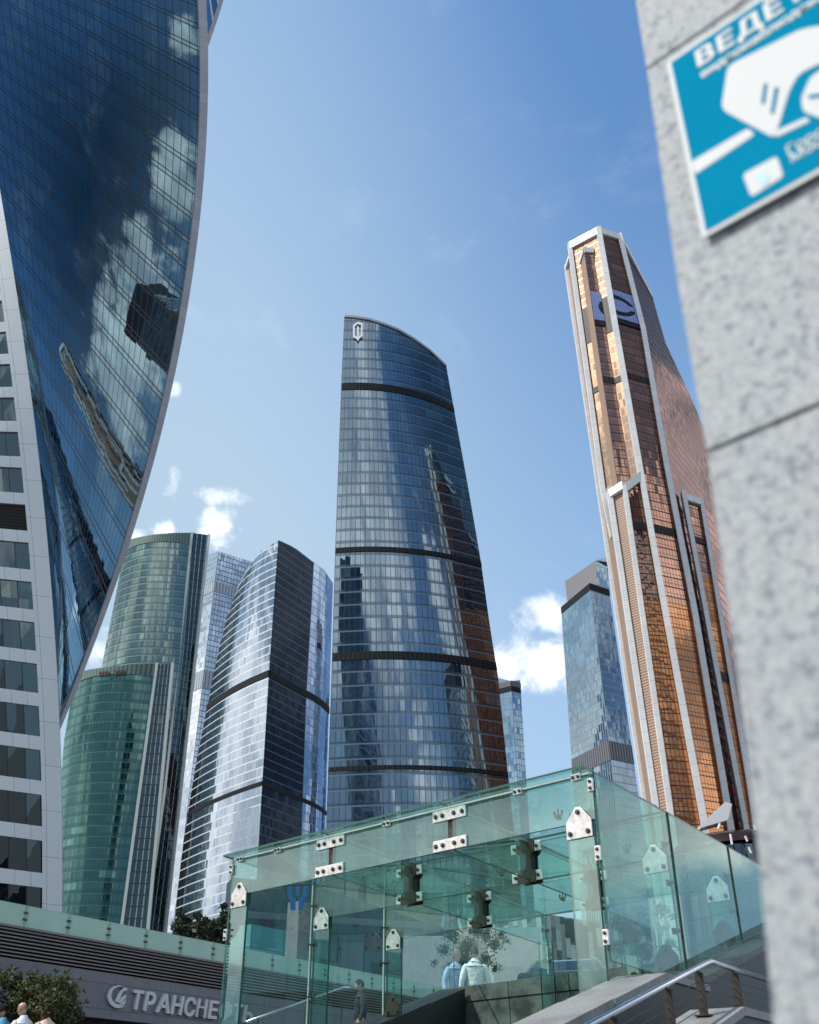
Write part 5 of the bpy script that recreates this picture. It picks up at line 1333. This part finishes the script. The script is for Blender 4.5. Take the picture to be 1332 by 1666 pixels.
    if tie:
        mb = MB(); mb.prism([G(-.018, .128, 1.42), G(.018, .128, 1.42), G(.036, .15, 1.05), G(0, .15, 1.0), G(-.036, .15, 1.05)], Gd((0, .012, 0))); mb.build('tie', plain('tie_dark', (.015, .016, .03), .5), o)
    if jacket:
        mb = MB(); mb.prism([G(-.055, .125, 1.44), G(.055, .125, 1.44), G(.02, .145, 1.12), G(-.02, .145, 1.12)], Gd((0, .008, 0))); mb.build('blouse', plain('blouse_cloth', shirt, .7), o)
    mt_ = plain('trouser_cloth', trouser, .8, var=.1)
    Nt = [(G(0, 0, .95), .17, .125), (G(0, 0, .88), .165, .12)]; Et = [(0, 1)]
    for s_ in (-1, 1):
        k = len(Nt); Nt += [(G(s_ * .095, 0, .80), .108, .108), (G(s_ * .10, .02, .50), .076, .076), (G(s_ * .10, -.01, .10), .062, .062)]; Et += [(1, k), (k, k + 1), (k + 1, k + 2)]
    skin_mesh('trousers', Nt, Et, mt_, o)
    for s_ in (-1, 1):
        mb = MB(); mb.ball(G(s_ * .11, .07, .045), .05 * S, .145 * S, .05 * S, 12, 8, rot=q); mb.build('shoe', plain('shoe_black', (.015, .014, .014), .4), o, smooth=True)
    return o
def stand(u, vtop, t0, h):
    """foot point of a person of height h whose crown is at pixel (u, vtop), t0 metres deep"""
    p = P(u, vtop, t0); return Vector((p.x, p.y, p.z - h * 1.0))
LY_ = R(62)     # the three at the lower left look towards the left of the photo
person('dark-haired person in a light blue shirt, in front of the olive shrub', stand(9, 1631, 18.2, 1.76), LY_, 1.76, (.16, .42, .62), (.03, .03, .05), (.02, .015, .012), head_down=.45, turn=.2, skin=m_skin2, arms='front')
person('bald person in a white shirt and dark tie, in front of the olive shrub', stand(43, 1627, 18.0, 1.78), LY_, 1.78, (.78, .80, .86), (.03, .03, .04), bald=True, head_down=.4, turn=.1, tie=True, skin=m_skin, arms='front')
person('long-haired person in a cream jacket, in front of the olive shrub', stand(80, 1632, 18.0, 1.70), R(50), 1.70, (.62, .42, .32), (.04, .035, .03), (.07, .03, .02), longhair=True, head_down=.25, jacket=(.66, .55, .42), fem=True, arms='front')
person('grey-haired person in a pale blue shirt behind the back parapet of the canopy', stand(741, 1543, 20.2, 1.76), R(-150), 1.76, (.34, .46, .66), (.03, .03, .05), (.20, .18, .17), turn=.3, skin=m_skin)
person('person in a white shirt seen from behind at the back parapet of the canopy', stand(771, 1537, 19.7, 1.80), R(8), 1.80, (.78, .82, .84), (.03, .03, .04), (.05, .035, .03), skin=m_skin2)
person('dark-clothed person by the thin stair rail behind the left glass of the canopy', stand(587, 1592, 21.5, 1.72), R(100), 1.72, (.03, .035, .05), (.02, .02, .03), (.02, .015, .012), skin=m_skin2)
# thin stair rail seen through the left glass
rl = thing('stair_rail', 'thin pale stair rail sloping behind the left glass wall of the canopy', 'handrail', P(480, 1640, 20).xy.to_3d())
mb = MB(); mb.tube([P(400, 1663, 18.8), P(505, 1625, 20), P(559, 1606, 20.6), P(584, 1609, 21)], .022, 8); mb.build('rail', m_rail, rl, smooth=True)
for u, v, t_ in ((420, 1656, 19), (500, 1627, 19.95), (556, 1607, 20.5)):
    p = P(u, v, t_); mb = MB(); mb.tube([Vector((p.x, p.y, 2.0)), p], .018, 6); mb.build('post', m_stg, rl)
